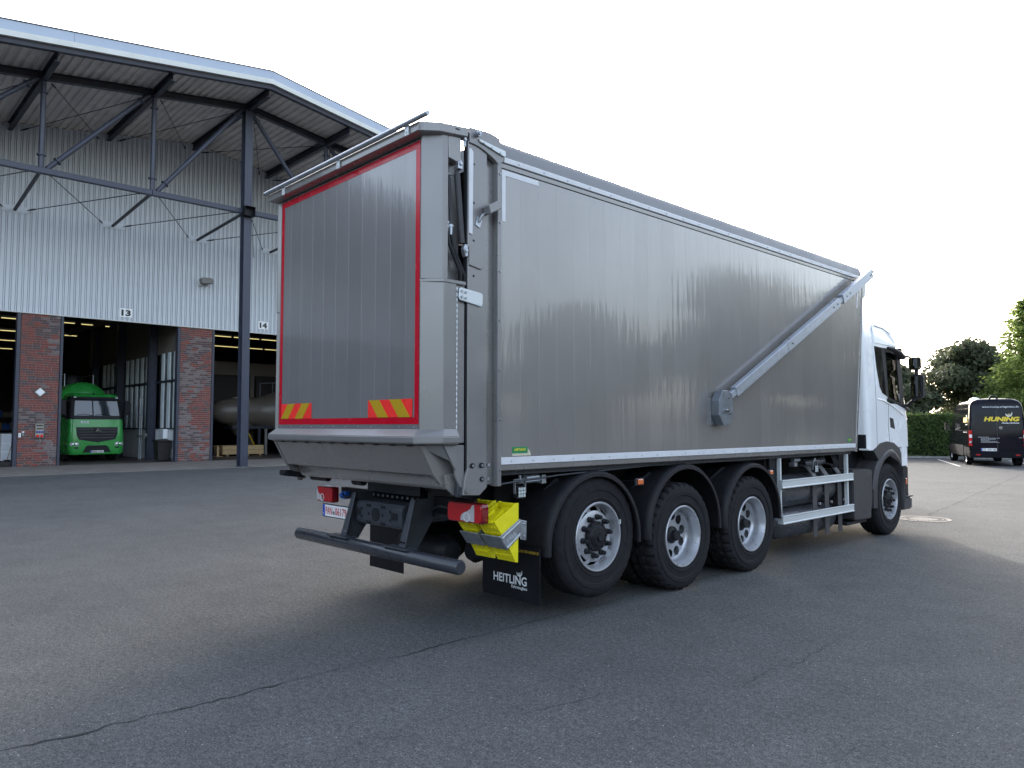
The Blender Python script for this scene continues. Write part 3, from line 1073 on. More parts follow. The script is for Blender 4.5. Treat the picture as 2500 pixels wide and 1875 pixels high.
light_row(-46.2, 15.0, 24.5, 6.57, 1.63, 'lit tube in the farther ceiling row of bay 14')

# ================================================================== THE TIPPER TRUCK
XR, XL, XM = -4.27, -6.77, -5.52
tr = thing('tipper_truck', 'large grey bodied tipper truck with white cab standing in the middle of the yard', 'truck', (XM, 7.9, 0))


def T(name, mb, mats, smooth=None, bevel=0.0, parent=None, label=None, segs=1):
    return obj(name, mb, mats, parent or tr, smooth, bevel, label=label, segs=segs)


# ---- body side: extruded planks, each one a part
def front_y(z):
    return 10.59 + (z - 1.33) * 0.158


ZB, ZT = 1.386, 3.655
y = 3.912
W = 0.2132
k = 0
while y < 10.97:
    a, b = y, y + W - 0.0004
    poly = clip_poly([(a, ZB), (b, ZB), (b, ZT), (a, ZT)], 1.0, -0.158, 10.56 - 1.33 * 0.158)
    if len(poly) >= 3:
        mb = MB().px(poly, XR - 0.03, XR)
        T('side_plank', mb, 'side_paint', bevel=0.0009)
    y += W
T('side_wall', MB().px([(3.91, 1.33), (10.53, 1.33), (10.94, 3.72), (3.91, 3.72)], XR - 0.06, XR - 0.034), 'body_paint')
T('side_wall', MB().px([(3.91, 1.28), (10.55, 1.28), (10.95, 3.74), (3.91, 3.74)], XL, XL + 0.04), 'body_paint')
T('front_wall', MB().px([(10.55, 1.28), (10.60, 1.28), (10.99, 3.74), (10.94, 3.74)], XL + 0.041, XR - 0.061), 'body_paint')
T('front_post', MB().px([(10.545, 1.27), (10.60, 1.27), (10.985, 3.70), (10.93, 3.70)], XR - 0.058, XR + 0.008), 'body_paint', bevel=0.006)
T('body_floor', MB().box(XL + 0.041, XR - 0.061, 3.58, 10.54, 1.24, 1.34), 'chassis_grey')
T('sill_strip', MB().px([(3.911, 1.327), (10.545, 1.327), (10.553, 1.384), (3.911, 1.384)], XR - 0.03, XR + 0.006), 'white_strip', bevel=0.003)
mb = MB()
for i in range(27):
    mb.cyl((XR + 0.004, 4.02 + 0.24 * i, 1.352), (XR + 0.009, 4.02 + 0.24 * i, 1.352), 0.006, seg=6)
T('sill_rivets', mb, 'galvanised')
T('lower_sill', MB().py([(XR - 0.10, 1.27), (XR - 0.012, 1.275), (XR + 0.002, 1.285), (XR + 0.002, 1.324), (XR - 0.10, 1.324)], 3.911, 10.54), 'body_paint')
T('top_rail', MB().py([(XR - 0.05, 3.66), (XR + 0.005, 3.662), (XR + 0.006, 3.695), (XR - 0.006, 3.70), (XR - 0.05, 3.70)], 3.911, 10.93), 'body_paint')
T('rail_trim', MB().py([(XR - 0.05, 3.703), (XR + 0.012, 3.706), (XR + 0.014, 3.748), (XR - 0.05, 3.752)], 3.94, 10.98), 'white_strip', bevel=0.003)
mb = MB()
for i in range(24):
    mb.cyl((XR + 0.012, 4.1 + 0.29 * i, 3.727), (XR + 0.018, 4.1 + 0.29 * i, 3.727), 0.007, seg=6)
T('trim_screws', mb, 'galvanised')
# rolled tarpaulin over the load space
sec = [(XR - 0.03, 3.753), (XR - 0.036, 3.80), (XR - 0.046, 3.855), (XR - 0.062, 3.893), (XR - 0.12, 3.918), (XR - 0.5, 3.935), (XM, 3.945), (XL + 0.5, 3.935), (XL + 0.12, 3.918), (XL + 0.05, 3.86), (XL + 0.03, 3.753)]
rings = []
for i in range(29):
    yy = 3.93 + (10.99 - 3.93) * i / 28
    sag = 0.006 * math.cos(2 * PI * i / 4)
    rings.append([(x, yy, z + (sag if z > 3.9 else 0)) for x, z in sec])
T('tarpaulin', MB().loft(rings, True, True), 'tarp', smooth=50)
# white retro-reflective corner marks
T('contour_mark', MB().px([(3.922, 3.235), (3.962, 3.235), (3.962, 3.606), (4.335, 3.606), (4.335, 3.648), (3.922, 3.648)], XR + 0.001, XR + 0.0025), 'white_strip')
T('contour_mark', MB().px([(10.70, 3.28), (10.735, 3.28), (10.79, 3.60), (10.79, 3.646), (10.55, 3.646), (10.55, 3.61), (10.75, 3.61)], XR + 0.001, XR + 0.0025), 'white_strip')
# maker's stickers
s_ = T('maker_sticker', MB().px([(4.034, 1.412), (4.200, 1.412), (4.200, 1.463), (4.034, 1.463)], XR + 0.001, XR + 0.002), 'sticker_green')
T('sticker_lettering', MB().text('HEITLING', (XR + 0.002, 4.055, 1.432), (0, 1, 0), (0, 0, 1), 0.125, 0.018, bold=0.03, shear=0.2), 'sticker_yellow', parent=s_)
T('sticker_foot', MB().px([(4.034, 1.392), (4.236, 1.392), (4.240, 1.404), (4.226, 1.43), (4.205, 1.452), (4.205, 1.411), (4.034, 1.411)], XR + 0.001, XR + 0.002), 'sticker_cream', parent=s_)
s_ = T('maker_sticker', MB().px([(10.30, 1.405), (10.42, 1.405), (10.42, 1.465), (10.30, 1.465)], XR + 0.001, XR + 0.002), 'sticker_green')
T('sticker_lettering', MB().text('HEITLING', (XR + 0.002, 10.315, 1.43), (0, 1, 0), (0, 0, 1), 0.09, 0.014, bold=0.03, shear=0.2), 'sticker_yellow', parent=s_)

# ---- rear body frame (post, channel, plates)
T('frame_plate', MB().px([(3.578, 1.31), (3.768, 1.31), (3.768, 3.79), (3.578, 3.79)], XR - 0.05, XR), 'body_paint_light', bevel=0.004)
T('frame_channel', MB().box(XR - 0.075, XR - 0.045, 3.769, 3.864, 1.18, 3.76), 'body_paint')
T('frame_post', MB().pz([(XR - 0.075, 3.865), (XR - 0.012, 3.865), (XR + 0.012, 3.872), (XR + 0.012, 3.91), (XR - 0.075, 3.91)], 1.165, 3.74), 'body_paint_light', bevel=0.003)
T('frame_post', MB().box(XL, XL + 0.12, 3.578, 3.909, 1.17, 3.80), 'body_paint')
T('hinge_plate', MB().px([(3.533, 1.118), (3.694, 1.108), (3.768, 1.165), (3.768, 1.308), (3.578, 1.318), (3.548, 1.22)], XR - 0.02, XR + 0.006), 'body_paint_light', bevel=0.003)
for yy, zz in ((3.623, 1.331), (3.713, 1.331), (3.714, 1.228)):
    b_ = T('bolt_hole', MB().cyl((XR + 0.0, yy, zz), (XR + 0.012, yy, zz), 0.020, seg=14), 'chassis_black', smooth=40)
    T('bolt_head', MB().cyl((XR + 0.0, yy, zz), (XR + 0.018, yy, zz), 0.010, seg=6), 'galvanised', parent=b_)
for yy, zz in ((3.786, 1.333), (3.782, 1.227)):
    T('frame_bolt', MB().cyl((XR - 0.05, yy, zz), (XR + 0.004, yy, zz), 0.013, seg=6).cyl((XR - 0.046, yy, zz), (XR - 0.036, yy, zz), 0.022, seg=14), 'galvanised')
T('hinge_pin', MB().cyl((XR + 0.006, 3.574, 1.153), (XR + 0.016, 3.574, 1.153), 0.026, seg=18).cyl((XR + 0.016, 3.574, 1.153), (XR + 0.02, 3.574, 1.153), 0.018, seg=18), 'body_paint_light', smooth=40)
for k in range(7):
    zz = 3.60 - 0.385 * k
    T('frame_bolt', MB().cyl((XR + 0.011, 3.893, zz), (XR + 0.022, 3.893, zz), 0.009, 0.006, seg=10), 'galvanised', smooth=50)
arch = [(3.582, 3.892), (3.79, 3.905), (3.885, 3.885), (3.93, 3.80), (3.93, 3.71), (3.876, 3.672), (3.84, 3.70)]
arch += [(3.84 - 0.245 * i / 8, 3.70 + 0.072 * math.sin(PI / 2 * i / 8)) for i in range(1, 9)] + [(3.582, 3.775)]
T('arch_plate', MB().px(arch, XR - 0.03, XR + 0.014), 'body_paint_light', bevel=0.003)
T('arch_rail', MB().px([(3.664, 3.822), (3.672, 3.80), (3.93, 3.742), (3.945, 3.76), (3.94, 3.79)], XR + 0.015, XR + 0.028), 'aluminium', bevel=0.003)
mb = MB()
for yy, zz in ((3.71, 3.797), (3.79, 3.78), (3.88, 3.762)):
    mb.cyl((XR + 0.027, yy, zz), (XR + 0.034, yy, zz), 0.007, seg=8)
T('rail_bolts', mb, 'galvanised')
T('hinge_joint', MB().cyl((XR + 0.014, 3.645, 3.85), (XR + 0.05, 3.645, 3.85), 0.022, seg=12).cyl((XR + 0.05, 3.645, 3.85), (XR + 0.065, 3.645, 3.85), 0.012, seg=8), 'galvanised', smooth=40)
T('seal_strip', MB().box(XR - 0.04, XR - 0.01, 3.566, 3.578, 1.30, 3.86), 'chassis_black')

# ---- tailgate
YRP = 3.23
x = -6.617
W2 = 0.2038
while x < -4.45:
    a, b = x, min(x + W2 - 0.0004, -4.385)
    T('rear_plank', MB().py([(a, 1.605), (b, 1.605), (b, 3.75), (a, 3.75)], YRP, YRP + 0.03), 'rear_paint', bevel=0.0007)
    x += W2
T('tailgate_back', MB().box(-6.66, -4.40, YRP + 0.033, YRP + 0.09, 1.5, 3.77), 'body_paint')
for nm, q_ in (('lower', [(-6.60, 1.640), (-4.402, 1.640), (-4.402, 1.691), (-6.60, 1.691)]), ('upper', [(-6.60, 3.684), (-4.402, 3.684), (-4.402, 3.737), (-6.60, 3.737)]),
               ('left', [(-6.60, 1.692), (-6.549, 1.692), (-6.549, 3.683), (-6.60, 3.683)]), ('right', [(-4.455, 1.692), (-4.402, 1.692), (-4.402, 3.683), (-4.455, 3.683)])):
    T('red_contour_tape', MB().py(q_, YRP - 0.0022, YRP - 0.001), 'red_tape')


def hazard(x0, x1, lean):
    b_ = T('hazard_plate', MB().py([(x0, 1.6925), (x1, 1.6925), (x1, 1.828), (x0, 1.828)], YRP - 0.005, YRP - 0.0023), 'hazard_red')
    w = x1 - x0
    for c0, c1 in ((0.03, 0.27), (0.50, 0.75)):
        if lean > 0:
            base = [(x0 + w * c0, 1.828), (x0 + w * c1, 1.828), (x0 + w * (c1 + 0.21), 1.6925), (x0 + w * (c0 + 0.21), 1.6925)]
        else:
            base = [(x0 + w * (c0 - 0.03), 1.6925), (x0 + w * (c1 - 0.03), 1.6925), (x0 + w * (c1 + 0.20), 1.828), (x0 + w * (c0 + 0.20), 1.828)]
        T('hazard_stripe', MB().py(base, YRP - 0.007, YRP - 0.0052), 'hazard_yellow', parent=b_)


hazard(-5.07, -4.479, 1)
hazard(-6.548, -5.98, -1)
mb = MB()
for i in range(12):
    mb.cyl((-6.55 + 0.19 * i, YRP + 0.001, 1.62), (-6.55 + 0.19 * i, YRP - 0.004, 1.62), 0.005, seg=6)
for i in range(9):
    mb.cyl((-4.393, YRP + 0.001, 1.75 + 0.22 * i), (-4.393, YRP - 0.004, 1.75 + 0.22 * i), 0.005, seg=6)
T('tailgate_rivets', mb, 'galvanised')
# corner posts (plan outline swept up); upper half is set back for the ram and hoses
for s in (1, -1):
    def mx(p):
        return [(XM + s * (a - XM), b) for a, b in p]
    low = mx([(-4.383, 3.217), (-4.27, 3.352), (-4.27, 3.47), (-4.287, 3.477), (-4.287, 3.562), (-4.42, 3.562), (-4.42, 3.26)])
    upp = mx([(-4.383, 3.217), (-4.368, 3.217), (-4.352, 3.245), (-4.285, 3.35), (-4.285, 3.40), (-4.36, 3.405), (-4.36, 3.562), (-4.42, 3.562), (-4.42, 3.26)])
    T('lower_corner_post', MB().pz(low, 1.50, 2.695), 'body_paint_light', bevel=0.005)
    T('upper_corner_post', MB().pz(upp, 2.697, 3.825), 'body_paint_light', bevel=0.005)
T('corner_ledge', MB().pz([(-4.385, 3.212), (-4.264, 3.345), (-4.264, 3.56), (-4.36, 3.56), (-4.36, 3.30)], 2.675, 2.705), 'body_paint_light', bevel=0.006)
# weld seam on the lower post
mb = MB()
for k in range(28):
    z0 = 1.53 + 0.041 * k
    mb.ell((XR + 0.0, 3.473, z0), (0.005, 0.006, 0.022), 6, 4)
T('weld_seam', mb, 'aluminium', smooth=60)
# hood along the top of the tailgate
hood_plan = [(-6.72, 3.145), (-4.32, 3.145), (-4.255, 3.30), (-4.255, 3.565), (-6.785, 3.565), (-6.785, 3.30)]
inn = [(-6.655, 3.24), (-4.385, 3.24), (-4.30, 3.35), (-4.30, 3.55), (-6.74, 3.55), (-6.74, 3.35)]
rg = [[(x, y, z + 0.11 * (y - 3.145)) for x, y in pl] for pl, z in ((inn, 3.748), (hood_plan, 3.765), (hood_plan, 3.834))]
T('tailgate_hood', MB().loft(rg), 'body_paint', bevel=0.004)
T('hood_slot', MB().px([(3.44, 3.836), (3.48, 3.836), (3.48, 3.846), (3.44, 3.846)], -4.2575, -4.253), 'chassis_black')
T('roof_tube', MB().tube([(-6.75, 3.122, 3.842), (-4.17, 3.122, 3.842)], 0.019, 14), 'galvanised', smooth=50)
for xx in (-6.40, -5.42, -4.445):
    T('tube_bracket', MB().py([(xx - 0.022, 3.757), (xx + 0.022, 3.757), (xx + 0.022, 3.835), (xx - 0.022, 3.835)], 3.130, 3.1435).cyl((xx, 3.130, 3.78), (xx, 3.124, 3.78), 0.007, seg=8), 'aluminium', bevel=0.002)
# lower ledge that wraps the corner
o0 = [(-6.63, 3.222), (-4.40, 3.222), (-4.262, 3.352), (-4.262, 3.472), (-4.5, 3.50), (-6.54, 3.50), (-6.775, 3.472), (-6.775, 3.352)]
o1 = [(-6.655, 3.148), (-4.352, 3.148), (-4.225, 3.312), (-4.225, 3.472), (-4.5, 3.50), (-6.54, 3.50), (-6.815, 3.472), (-6.815, 3.312)]
rg = [[(x, y, z) for x, y in pl] for pl, z in ((o0, 1.485), (o1, 1.503), (o1, 1.549), (o0, 1.604))]
T('tailgate_ledge', MB().loft(rg), 'body_paint_light', bevel=0.005, segs=2)
# chute below the ledge
T('chute_panel', MB().px([(3.215, 1.484), (3.335, 1.268), (3.36, 1.262), (3.36, 1.35), (3.30, 1.484)], -6.62, -4.40), 'body_paint', bevel=0.003)
mb = MB()
for i in range(10):
    mb.box(-6.5 + 0.22 * i, -6.44 + 0.22 * i, 3.205, 3.216, 1.478, 1.4835)
T('chute_notches', mb, 'chassis_black')
lip = [(3.352, 1.262), (3.385, 1.255), (3.40, 1.225), (3.405, 1.185), (3.43, 1.160), (3.50, 1.150), (3.54, 1.17), (3.54, 1.27)]
T('chute_lip', MB().px(lip, -6.50, -4.36), 'body_paint', smooth=50, bevel=0.004)
for s in (1, -1):
    def mg(x):
        return XM + s * (x - XM)
    mb = MB().prism([(mg(-4.40), 3.212, 1.486), (mg(-4.283), 3.350, 1.486), (mg(-4.290), 3.43, 1.37)], (-0.012 * s, 0.012, 0))
    T('corner_gusset', mb, 'body_paint_light')
    T('gusset_side', MB().px([(3.36, 1.486), (3.43, 1.37), (3.475, 1.30), (3.475, 1.486)], mg(-4.30), mg(-4.275)).px([(3.478, 1.486), (3.478, 1.26), (3.52, 1.18), (3.562, 1.16), (3.562, 1.486)], mg(-4.31), mg(-4.288)), 'body_paint_light', bevel=0.003)
    T('chute_cheek', MB().px([(3.219, 1.484), (3.338, 1.268), (3.40, 1.20), (3.56, 1.165), (3.56, 1.484)], mg(-4.398), mg(-4.362)), 'body_paint')
    T('lip_end', MB().px([(3.41, 1.27), (3.43, 1.17), (3.50, 1.115), (3.56, 1.12), (3.56, 1.28)], mg(-4.36), mg(-4.335)), 'body_paint', bevel=0.003)
    T('hinge_lug', MB().px([(3.50, 1.19), (3.50, 1.105), (3.545, 1.10), (3.545, 1.19)], mg(-4.325), mg(-4.29)).cyl((mg(-4.295), 3.522, 1.125), (mg(-4.27), 3.522, 1.125), 0.012, seg=8), 'chassis_grey', bevel=0.003)
T('lock_hook', MB().px([(3.30, 1.215), (3.30, 1.16), (3.36, 1.15), (3.52, 1.13), (3.56, 1.15), (3.56, 1.20)], -6.72, -6.66).cyl((-6.73, 3.33, 1.185), (-6.64, 3.33, 1.185), 0.022, seg=10), 'chassis_black', bevel=0.006)
T('lock_roller', MB().cyl((-6.5, 3.53, 1.145), (-6.2, 3.53, 1.145), 0.03, seg=12).cyl((-5.75, 3.53, 1.145), (-5.6, 3.53, 1.145), 0.035, seg=12), 'chassis_black', smooth=40)
# ram, hoses and brackets in the recess
T('ram_bracket', MB().px([(3.405, 3.62), (3.51, 3.60), (3.52, 3.64), (3.52, 3.81), (3.40, 3.81)], -4.36, -4.285), 'body_paint', bevel=0.004)
T('ram_cylinder', MB().cyl((-4.305, 3.497, 3.52), (-4.305, 3.548, 3.0), 0.024, seg=14).cyl((-4.305, 3.495, 3.55), (-4.305, 3.497, 3.52), 0.014, seg=10), 'plastic_grey', smooth=40)
T('ram_eye', MB().px([(3.475, 3.55), (3.515, 3.545), (3.52, 3.60), (3.50, 3.62), (3.478, 3.61)], -4.30, -4.26).cyl((-4.262, 3.497, 3.59), (-4.25, 3.497, 3.59), 0.016, seg=12), 'galvanised', bevel=0.004)
T('ram_eye', MB().px([(3.53, 2.95), (3.545, 2.99), (3.57, 2.985), (3.573, 2.90), (3.55, 2.89)], -4.30, -4.26).cyl((-4.262, 3.553, 2.94), (-4.25, 3.553, 2.94), 0.016, seg=12), 'galvanised', bevel=0.004)
T('upper_pin', MB().cyl((-4.29, 3.545, 3.79), (-4.26, 3.545, 3.79), 0.013, seg=10).px([(3.535, 3.74), (3.555, 3.735), (3.557, 3.80), (3.538, 3.80)], -4.285, -4.27), 'galvanised')
T('steel_pipe', MB().tube([(-4.325, 3.406, 3.50), (-4.325, 3.407, 3.3), (-4.32, 3.41, 3.12)], 0.008, 8), 'chassis_grey', smooth=60)
T('steel_pipe', MB().tube([(-4.325, 3.44, 3.5), (-4.325, 3.442, 3.3), (-4.32, 3.447, 3.12)], 0.008, 8), 'chassis_grey', smooth=60)
for y0, z0 in ((3.41, 3.10), (3.448, 3.08)):
    T('hydraulic_hose', MB().tube([(-4.315, y0, z0), (-4.31, y0 + 0.02, z0 - 0.12), (-4.295, y0 + 0.07, z0 - 0.24), (-4.29, y0 + 0.115, z0 - 0.33), (-4.30, y0 + 0.12, z0 - 0.39)], 0.014, 8), 'chassis_black', smooth=60)
    T('hose_fitting', MB().cyl((-4.315, y0, z0 - 0.03), (-4.317, y0, z0 + 0.05), 0.015, seg=8).cyl((-4.317, y0, z0 + 0.03), (-4.317, y0, z0 + 0.045), 0.020, seg=6), 'galvanised', smooth=40)
T('pipe_tee', MB().cyl((-4.32, 3.38, 3.51), (-4.32, 3.47, 3.51), 0.010, seg=8).cyl((-4.32, 3.407, 3.44), (-4.32, 3.407, 3.53), 0.014, seg=8), 'galvanised', smooth=40)
T('cover_strip', MB().px([(3.582, 3.08), (3.618, 3.07), (3.624, 3.71), (3.604, 3.735), (3.582, 3.73)], XR + 0.001, XR + 0.008), 'white_strip', bevel=0.002)
T('lock_plate', MB().px([(3.49, 2.56), (3.70, 2.53), (3.715, 2.545), (3.718, 2.625), (3.70, 2.635), (3.50, 2.655), (3.485, 2.64), (3.482, 2.575)], XR + 0.002, XR + 0.014), 'aluminium', bevel=0.004)
mb = MB()
for yy, zz in ((3.507, 2.628), (3.545, 2.622), (3.507, 2.585), (3.545, 2.58)):
    mb.cyl((XR + 0.013, yy, zz), (XR + 0.024, yy, zz), 0.010, seg=8)
T('lock_bolts', mb, 'galvanised')
T('pivot_cover', MB().px([(3.585, 2.98), (3.715, 2.955), (3.722, 2.94), (3.722, 2.83), (3.70, 2.815), (3.585, 2.835)], XR + 0.001, XR + 0.012), 'body_paint_light', bevel=0.004)
mb = MB()
for zz in (3.62, 3.32, 3.03, 2.76):
    mb.cyl((XR - 0.002, 3.634, zz), (XR + 0.001, 3.634, zz), 0.010, seg=12)
T('frame_holes', mb, 'chassis_black')
wl_ = T('rear_work_lamp', MB().prism([(-4.262, 3.735, 3.235), (-4.262, 3.85, 3.30), (-4.262, 3.83, 3.365), (-4.262, 3.715, 3.30)], (0.085, -0.01, 0)), 'body_paint_light', bevel=0.006)
T('lamp_bracket', MB().px([(3.645, 3.155), (3.69, 3.135), (3.71, 3.20), (3.665, 3.225)], XR + 0.001, XR + 0.008).tube([(-4.26, 3.68, 3.18), (-4.235, 3.69, 3.23), (-4.24, 3.74, 3.26)], 0.010, 6), 'galvanised', parent=wl_)

# ---- chassis
for s in (1, -1):
    T('chassis_rail', MB().ibeam((XM + s * 0.40, 3.86, 0.955), (XM + s * 0.40, 12.4, 0.955), 0.08, 0.27, 0.012), 'chassis_grey')
    T('subframe_rail', MB().box(XM + s * 0.40 - 0.05, XM + s * 0.40 + 0.05, 3.84, 10.5, 1.092, 1.238), 'chassis_black')
T('rear_plate', MB().px([(3.80, 1.03), (3.81, 1.03), (3.81, 1.24), (3.80, 1.24)], -5.97, -5.16), 'chassis_grey', bevel=0.004)
mb = MB()
for i in range(3):
    mb.cyl((-5.74 + 0.12 * i, 3.801, 1.15), (-5.74 + 0.12 * i, 3.797, 1.15), 0.032, seg=16)
T('plate_holes', mb, 'chassis_black')
# drilled cross member
T('tow_beam', MB().px([(3.60, 0.785), (3.60, 0.935), (3.625, 0.965), (3.80, 0.975), (3.80, 0.765), (3.625, 0.765)], -5.83, -5.12).px([(3.63, 0.79), (3.63, 0.94), (3.65, 0.962), (3.80, 0.962), (3.80, 0.77), (3.65, 0.77)], -5.98, -5.831), 'chassis_grey', bevel=0.008, segs=2)
cx = -5.52
T('centre_hole', MB().cyl((cx, 3.601, 0.865), (cx, 3.596, 0.865), 0.060, seg=20), 'chassis_black')
for a, b in ((-0.13, 0.07), (-0.09, 0.07), (0.09, 0.07), (0.13, 0.07), (-0.105, 0.0), (0.105, 0.0), (-0.13, -0.07), (-0.09, -0.07), (0.09, -0.07), (0.13, -0.07), (-0.22, 0.04), (-0.22, -0.03), (0.22, 0.04), (0.22, -0.03)):
    T('drill_hole', MB().cyl((cx + a, 3.601, 0.865 + b), (cx + a, 3.597, 0.865 + b), 0.014, seg=10), 'chassis_black')
for cx in (-5.80, -5.235):
    T('slot_hole', MB().py([(cx - 0.045, 0.84), (cx + 0.045, 0.84), (cx + 0.045, 0.90), (cx - 0.045, 0.90)], 3.597, 3.5995), 'chassis_black')
mb = MB()
for i in range(11):
    mb.cyl((-5.92 + 0.075 * i, 3.795, 1.005), (-5.92 + 0.075 * i, 3.785, 1.005), 0.011, seg=8)
T('rail_bolts', mb, 'galvanised')
for xx, w in ((-5.86, 0.042), (-4.97, 0.042)):
    T('bumper_bracket', MB().prism([(xx - w, 3.62, 1.03), (xx - w, 3.83, 1.03), (xx - w, 3.83, 0.86), (xx - w, 3.66, 0.62), (xx - w, 3.50, 0.62), (xx - w, 3.52, 0.68)], (0.014, 0, 0))
      .prism([(xx - w, 3.60, 1.03), (xx + w * 0.3, 3.60, 1.03), (xx + w, 3.475, 0.62), (xx - w * 1.1, 3.475, 0.62)], (0, 0.014, 0)), 'chassis_grey', bevel=0.003)
    mb = MB()
    for a in (-0.02, 0.025):
        for b in (0.655, 0.70):
            mb.cyl((xx + a, 3.50, b), (xx + a, 3.482, b), 0.008, seg=8)
    T('bracket_bolts', mb, 'galvanised' if xx < -5.4 else 'chassis_black')
    T('bumper_saddle', MB().box(xx - 0.17, xx + 0.17, 3.415, 3.53, 0.655, 0.667), 'chassis_grey', bevel=0.004)
T('rear_bumper', MB().lathe([(0.0, 0), (0.045, 0.0), (0.055, 0.012), (0.055, 2.408), (0.045, 2.42), (0.0, 2.42)], (-6.63, 3.47, 0.608), (1, 0, 0), 28), 'bumper_paint', smooth=40)


# lamps
def tail_lamp(x0, x1, side):
    z0, z1 = 0.880, 1.036
    yb = 3.74
    w = x1 - x0
    n = 6

    def rr(ix, iz, y):
        pts = []
        r = 0.028
        for cx, cz, a0 in ((x1 - r - ix, z1 - r - iz, 0), (x0 + r + ix, z1 - r - iz, 90), (x0 + r + ix, z0 + r + iz, 180), (x1 - r - ix, z0 + r + iz, 270)):
            for k in range(n):
                t = R(a0 + 90 * k / (n - 1))
                pts.append((cx + r * math.cos(t), y, cz + r * math.sin(t)))
        return pts
    b_ = T('tail_lamp', MB().loft([rr(0, 0, yb + 0.06), rr(0, 0, yb + 0.012), rr(0.004, 0.004, yb)]), 'lamp_dark_red', smooth=40)
    T('red_lens', MB().loft([rr(0.010, 0.010, yb + 0.001), rr(0.012, 0.012, yb - 0.008)]), 'lamp_red', smooth=40, parent=b_)

    def m_(u, v):
        uu = u if side > 0 else 1 - u
        return (x0 + w * uu, yb - 0.0095, z0 + (z1 - z0) * v)
    shape = [(0.42, 0.12), (0.80, 0.10), (0.80, 0.92), (0.74, 0.90), (0.70, 0.72), (0.60, 0.58), (0.52, 0.52), (0.46, 0.42), (0.42, 0.28)]
    if side < 0:
        shape = [(0.60, 0.10), (0.93, 0.14), (0.96, 0.5), (0.93, 0.86), (0.90, 0.74), (0.86, 0.55), (0.78, 0.48), (0.66, 0.40), (0.60, 0.25)]
    T('reverse_light', MB().prism([m_(u, v) for u, v in shape], (0, -0.0025, 0)), 'lamp_clear', parent=b_)
    t_ = (0.60, 0.30)
    c = Vector(m_(*t_))
    T('reflector_ring', MB().lathe([(0.034, 0.0), (0.036, 0.004), (0.030, 0.004)], c + Vector((0, -0.0015, 0)), (0, -1, 0), 20), 'print_white', parent=b_)
    return b_


tail_lamp(-4.705, -4.285, 1)
tail_lamp(-6.79, -6.475, -1)
T('lamp_carrier', MB().box(-6.47, -5.93, 3.82, 3.87, 0.93, 1.035), 'chassis_black', bevel=0.006)
T('lamp_carrier', MB().box(-5.02, -4.5, 3.835, 3.885, 0.90, 1.045), 'chassis_black', bevel=0.006)
T('air_coupling', MB().py([(-6.385, 0.93), (-6.31, 0.93), (-6.31, 1.0), (-6.385, 1.0)], 3.77, 3.83).cyl((-6.347, 3.775, 0.965), (-6.347, 3.74, 0.965), 0.024, seg=12), 'coupling_blue', bevel=0.008)
T('air_hose', MB().tube([(-6.33, 3.77, 0.965), (-6.25, 3.74, 0.955), (-6.15, 3.78, 0.97), (-6.02, 3.82, 0.96)], 0.010, 6), 'chassis_black', smooth=60)
T('cable_loom', MB().tube([(-4.70, 3.80, 0.96), (-4.8, 3.74, 0.985), (-4.9, 3.74, 0.95), (-4.97, 3.80, 0.89)], 0.012, 6), 'chassis_black', smooth=60)
p_ = T('number_plate', MB().box(-6.665, -6.145, 3.735, 3.75, 0.742, 0.868), 'chassis_black', bevel=0.004)
T('plate_face', MB().py([(-6.655, 0.752), (-6.155, 0.752), (-6.155, 0.860), (-6.655, 0.860)], 3.731, 3.7345), 'plate_white', parent=p_)
T('plate_band', MB().py([(-6.655, 0.752), (-6.615, 0.752), (-6.615, 0.860), (-6.655, 0.860)], 3.7295, 3.7308), 'plate_blue', parent=p_)
T('plate_letter', MB().text('D', (-6.641, 3.729, 0.766), (1, 0, 0), (0, 0, 1), 0.013, 0.018, bold=0.02), 'plate_white', parent=p_)
T('plate_number', MB().text('PAN', (-6.600, 3.7305, 0.770), (1, 0, 0), (0, 0, 1), 0.125, 0.072, bold=0.012)
  .text('06179', (-6.420, 3.7305, 0.770), (1, 0, 0), (0, 0, 1), 0.205, 0.072, bold=0.012), 'plate_red', parent=p_)
T('plate_seal', MB().cyl((-6.447, 3.7308, 0.79), (-6.447, 3.729, 0.79), 0.020, seg=18), 'galvanised', parent=p_)

# dark running gear seen from behind
for yy, zz in ((5.06, 0.655), (6.38, 0.53), (7.72, 0.53), (11.85, 0.53)):
    T('axle', MB().cyl((XL + 0.35, yy, zz), (XR - 0.35, yy, zz), 0.09, seg=14).ell((XM, yy, zz), (0.22, 0.24, 0.22), 14, 8), 'chassis_black', smooth=50)
for xx in (-5.95, -5.10):
    T('brake_chamber', MB().cyl((xx, 4.35, 0.52), (xx, 4.55, 0.55), 0.105, seg=18).cyl((xx, 4.30, 0.515), (xx, 4.35, 0.52), 0.07, 0.105, seg=18), 'chassis_black', smooth=40)
T('air_tank', MB().lathe([(0.0, 0), (0.09, 0.01), (0.135, 0.06), (0.14, 0.12), (0.14, 0.62), (0.135, 0.68), (0.09, 0.73), (0, 0.74)], (-5.92, 4.18, 0.52), (1, 0, 0), 24), 'chassis_black', smooth=40)
T('spring_bellow', MB().lathe([(0.0, 0), (0.13, 0.0), (0.15, 0.05), (0.13, 0.1), (0.15, 0.16), (0.13, 0.22), (0, 0.22)], (-6.05, 4.72, 0.66), (0, 0, 1), 20).lathe([(0.0, 0), (0.13, 0.0), (0.15, 0.05), (0.13, 0.1), (0.15, 0.16), (0.13, 0.22), (0, 0.22)], (-4.99, 4.72, 0.66), (0, 0, 1), 20), 'chassis_black', smooth=50)
T('added_dark_panel', MB().box(-4.90, -4.88, 4.40, 8.45, 0.62, 1.24), 'chassis_black')  # black panels added to keep the space behind the wheels dark
